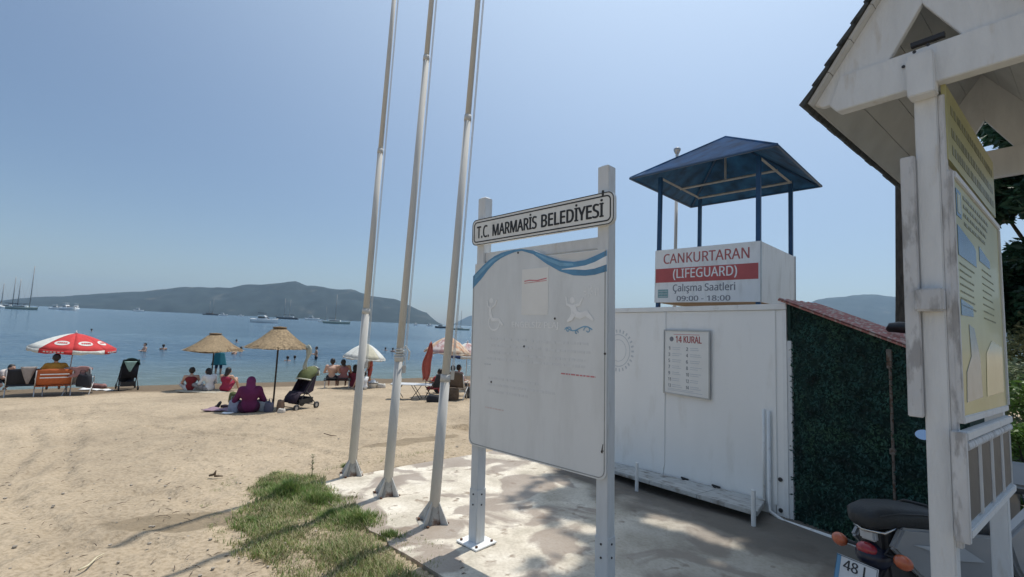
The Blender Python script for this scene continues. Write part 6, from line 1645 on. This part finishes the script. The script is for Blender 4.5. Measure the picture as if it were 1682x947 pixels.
def motorboat(px, D, L_, label, hull=HULLW, yaw=0., top=HULLW, group='motor boats at anchor'):
    p = sea_at(px, D); t = thing('motor_boat', p, label, 'motor boat', yaw, group)
    H_ = L_*.135; B_ = L_*.27
    hull_mesh(L_, B_, H_, .5, .85).build('hull', hull, t, smooth=True, weld=True)
    MB().prism([(-L_*.25, H_), (L_*.18, H_), (L_*.06, H_*1.9), (-L_*.02, H_*2.15), (-L_*.24, H_*2.15)], -B_*.33, B_*.33).build('cabin', HULLW, t, bevel=L_*.008)
    for s in (-1, 1): MB().prism([(-L_*.21, H_*1.35), (L_*.08, H_*1.35), (L_*.02, H_*1.8), (-L_*.21, H_*1.8)], s*B_*.331, s*B_*.338).build('cabin_window', GLASSD, t)
    MB().prism([(L_*.172, H_*1.1), (L_*.075, H_*1.82), (L_*.083, H_*1.84), (L_*.18, H_*1.12)], -B_*.28, B_*.28).build('windscreen', GLASSD, t)
    MB().box(-L_*.24, L_*.02, -B_*.34, B_*.34, H_*2.75, H_*2.88).build('hard_top', top, t, bevel=L_*.004)
    for x in (-.21, -.01):
        for s in (-1, 1): MB().tube([(x*L_, s*B_*.3, H_*2.1), (x*L_, s*B_*.31, H_*2.76)], L_*.003, 5).build('top_support', MASTM, t)
    for s in (-1, 1): MB().tube([(L_*f, s*B_*.42*(1-max(0, f-.1)*1.6), H_*1.55) for f in (-.1, .1, .3, .44)], L_*.002, 4).build('rail', MASTM, t)
    MB().tube([(-L_*.15, 0, H_*2.8), (-L_*.18, 0, H_*3.5)], L_*.003, 5).build('aerial', MASTM, t)
    return t
sailboat(37, 300, 17, 'large two masted dark sailing boat, tallest masts, at the left edge of the bay', [(-.16, 1.15), (.24, 1.68)], HULLG, yaw=.15, cabin=HULLW, awn=CANV)
sailboat(10, 340, 18, 'second sailing boat half hidden behind the big two masted one at the left edge', [(-.15, 1.0), (.2, 1.3)], HULLD, yaw=.3, cabin=HULLW)
sailboat(-6, 320, 15, 'single masted sailing boat cut by the left edge', [(.1, 1.6)], HULLW, yaw=2.9)
motorboat(110, 430, 17, 'white motor yacht, left one of the pair below the low end of the headland', yaw=-.35)
motorboat(125, 440, 16, 'white motor yacht, right one of the pair below the low end of the headland', yaw=-.9)
motorboat(93, 470, 12, 'small low white motor boat left of the pair of motor yachts', yaw=.2)
motorboat(228, 1100, 22, 'white speedboat with a long wake far out in front of the headland', yaw=.1)
sailboat(346, 900, 27, 'distant two masted wooden gulet before the middle of the headland', [(-.1, 1.0), (.14, 1.15)], HULLD, yaw=.1, cabin=WOODB)
motorboat(367, 850, 15, 'small white motor boat just right of the distant gulet', yaw=.1)
motorboat(396, 1200, 14, 'tiny white boat left of the dark topped motor boat', yaw=.1)
motorboat(435, 210, 11.5, 'white motor boat with a black canopy floating above the straw parasols', yaw=.05+PI*0, top=CANV)
sailboat(472, 700, 31, 'long dark hulled two masted schooner right of the black topped motor boat', [(-.1, .95), (.16, 1.0)], HULLD, yaw=PI+.05, cabin=HULLW)
motorboat(513, 700, 20, 'pale motor yacht left of the green and white sailing boat', yaw=.1)
sailboat(533, 420, 11, 'white sailing boat with a dark sail cover touching the green and white one', [(.1, 1.3)], HULLW, yaw=.2, boomc=HULLD)
sailboat(553, 330, 18, 'green and white single masted sailing boat left of the first flagpole', [(-.05, 1.15)], HULLG, yaw=.12)
motorboat(683, 640, 10, 'small white motor boat at the tip of the headland, left one', yaw=-.9)
motorboat(706, 600, 10, 'small white motor boat at the tip of the headland, right one', yaw=-.7)
motorboat(725, 380, 10, 'dark hulled speedboat just left of the third flagpole', hull=HULLD, yaw=.1)
sailboat(757, 300, 11, 'low dark sailing boat with one bare mast between the third flagpole and the notice board', [(.0, 1.15)], HULLG, yaw=.1)
# wake of the speedboat
m = MB()
for i in range(30):
    f = i/29; p = sea_at(232-f*45, 1100+f*8); w = 1.0+f*3; m.v += [(p.x, p.y-w, SEA+.12), (p.x, p.y+w, SEA+.12)]
for i in range(29): m.f.append((2*i, 2*i+1, 2*i+3, 2*i+2))
tag(m.build('boat_wake', FOAM, kind='stuff'), 'white wake trailing left behind the far speedboat', 'wake')

# ------------------------------------------------------------------ litter on the sand
def debris():
    R = random.Random(9); DB = pm('twig', (.13, .09, .06), .9, .3, 40); PB = pm('pebble', (.33, .29, .24), .8, .3, 30); ST_ = pm('pale_straw', (.62, .55, .38), .7, .1, 20)
    a, b_, c = MB(), MB(), MB()
    for k in range(520):
        px = R.uniform(0, 780); py = 660+290*R.random()**1.0
        q = gp(px, py)
        if inside(q.x, q.y, SLAB) and R.random() < .8: continue
        z = q.z+.012; an = R.uniform(0, PI)
        if R.random() < .45:
            l = R.uniform(.01, .045); d = Vector((math.cos(an), math.sin(an), .1))*l
            a.tube([Vector((q.x, q.y, z))-d, Vector((q.x, q.y, z+.006)), Vector((q.x, q.y, z))+d], [.002, .003, .001], 4)
        else: b_.sphere((q.x, q.y, z), .004+.014*R.random()**3, 6, sz=.6)
    a.build('twigs', DB, kind='stuff'); b_.build('pebbles', PB, kind='stuff')
    p0, p1 = gp(128, 946), gp(171, 918)
    d = (p1-p0); n = [p0+d*f+Vector((.015*math.sin(f*6), 0, .03)) for f in (0, .25, .5, .75, 1)]
    tag(MB().tube(n, [.007, .007, .006, .005, .004], 6).build('straw_stick', ST_, smooth=True), 'pale straw stick lying on the sand at the lower left', 'stick')
    q = gp(692, 785)
    q = gp(352, 786); tag(MB().tube([q+Vector((-.06, 0, .03)), q+Vector((0, 0, .05)), q+Vector((.01, 0, .09))], [.012, .016, .006], 6).tube([q+Vector((0, 0, .03)), q+Vector((.09, .01, .03))], [.014, .005], 6).build('driftwood', DB, smooth=True), 'small forked piece of driftwood on the sand above the grass', 'driftwood')
    q = gp(543, 717); tag(MB().tube([q+Vector((-.12, 0, .05)), q+Vector((0, 0, .02)), q+Vector((.10, 0, .02))], [.006, .008, .004], 6).build('driftwood', DB, smooth=True), 'thin dark twig on the open sand left of the second flagpole', 'driftwood')
debris()

# ------------------------------------------------------------------ haze over the bay
def haze():
    b = MB().box(-9000, 9000, -400, 9800, -9, 560)
    m = bpy.data.materials.new('haze'); m.use_nodes = True; N = m.node_tree.nodes; N.remove(N['Principled BSDF'])
    v = N.new('ShaderNodeVolumePrincipled'); v.inputs['Density'].default_value = .00009; v.inputs['Color'].default_value = (.53, .76, 1, 1); v.inputs['Anisotropy'].default_value = .2
    m.node_tree.links.new(v.outputs[0], N['Material Output'].inputs['Volume'])
    o = b.build('haze', m, kind='stuff'); tag(o, 'thin pale summer haze over the bay', 'haze')
haze()
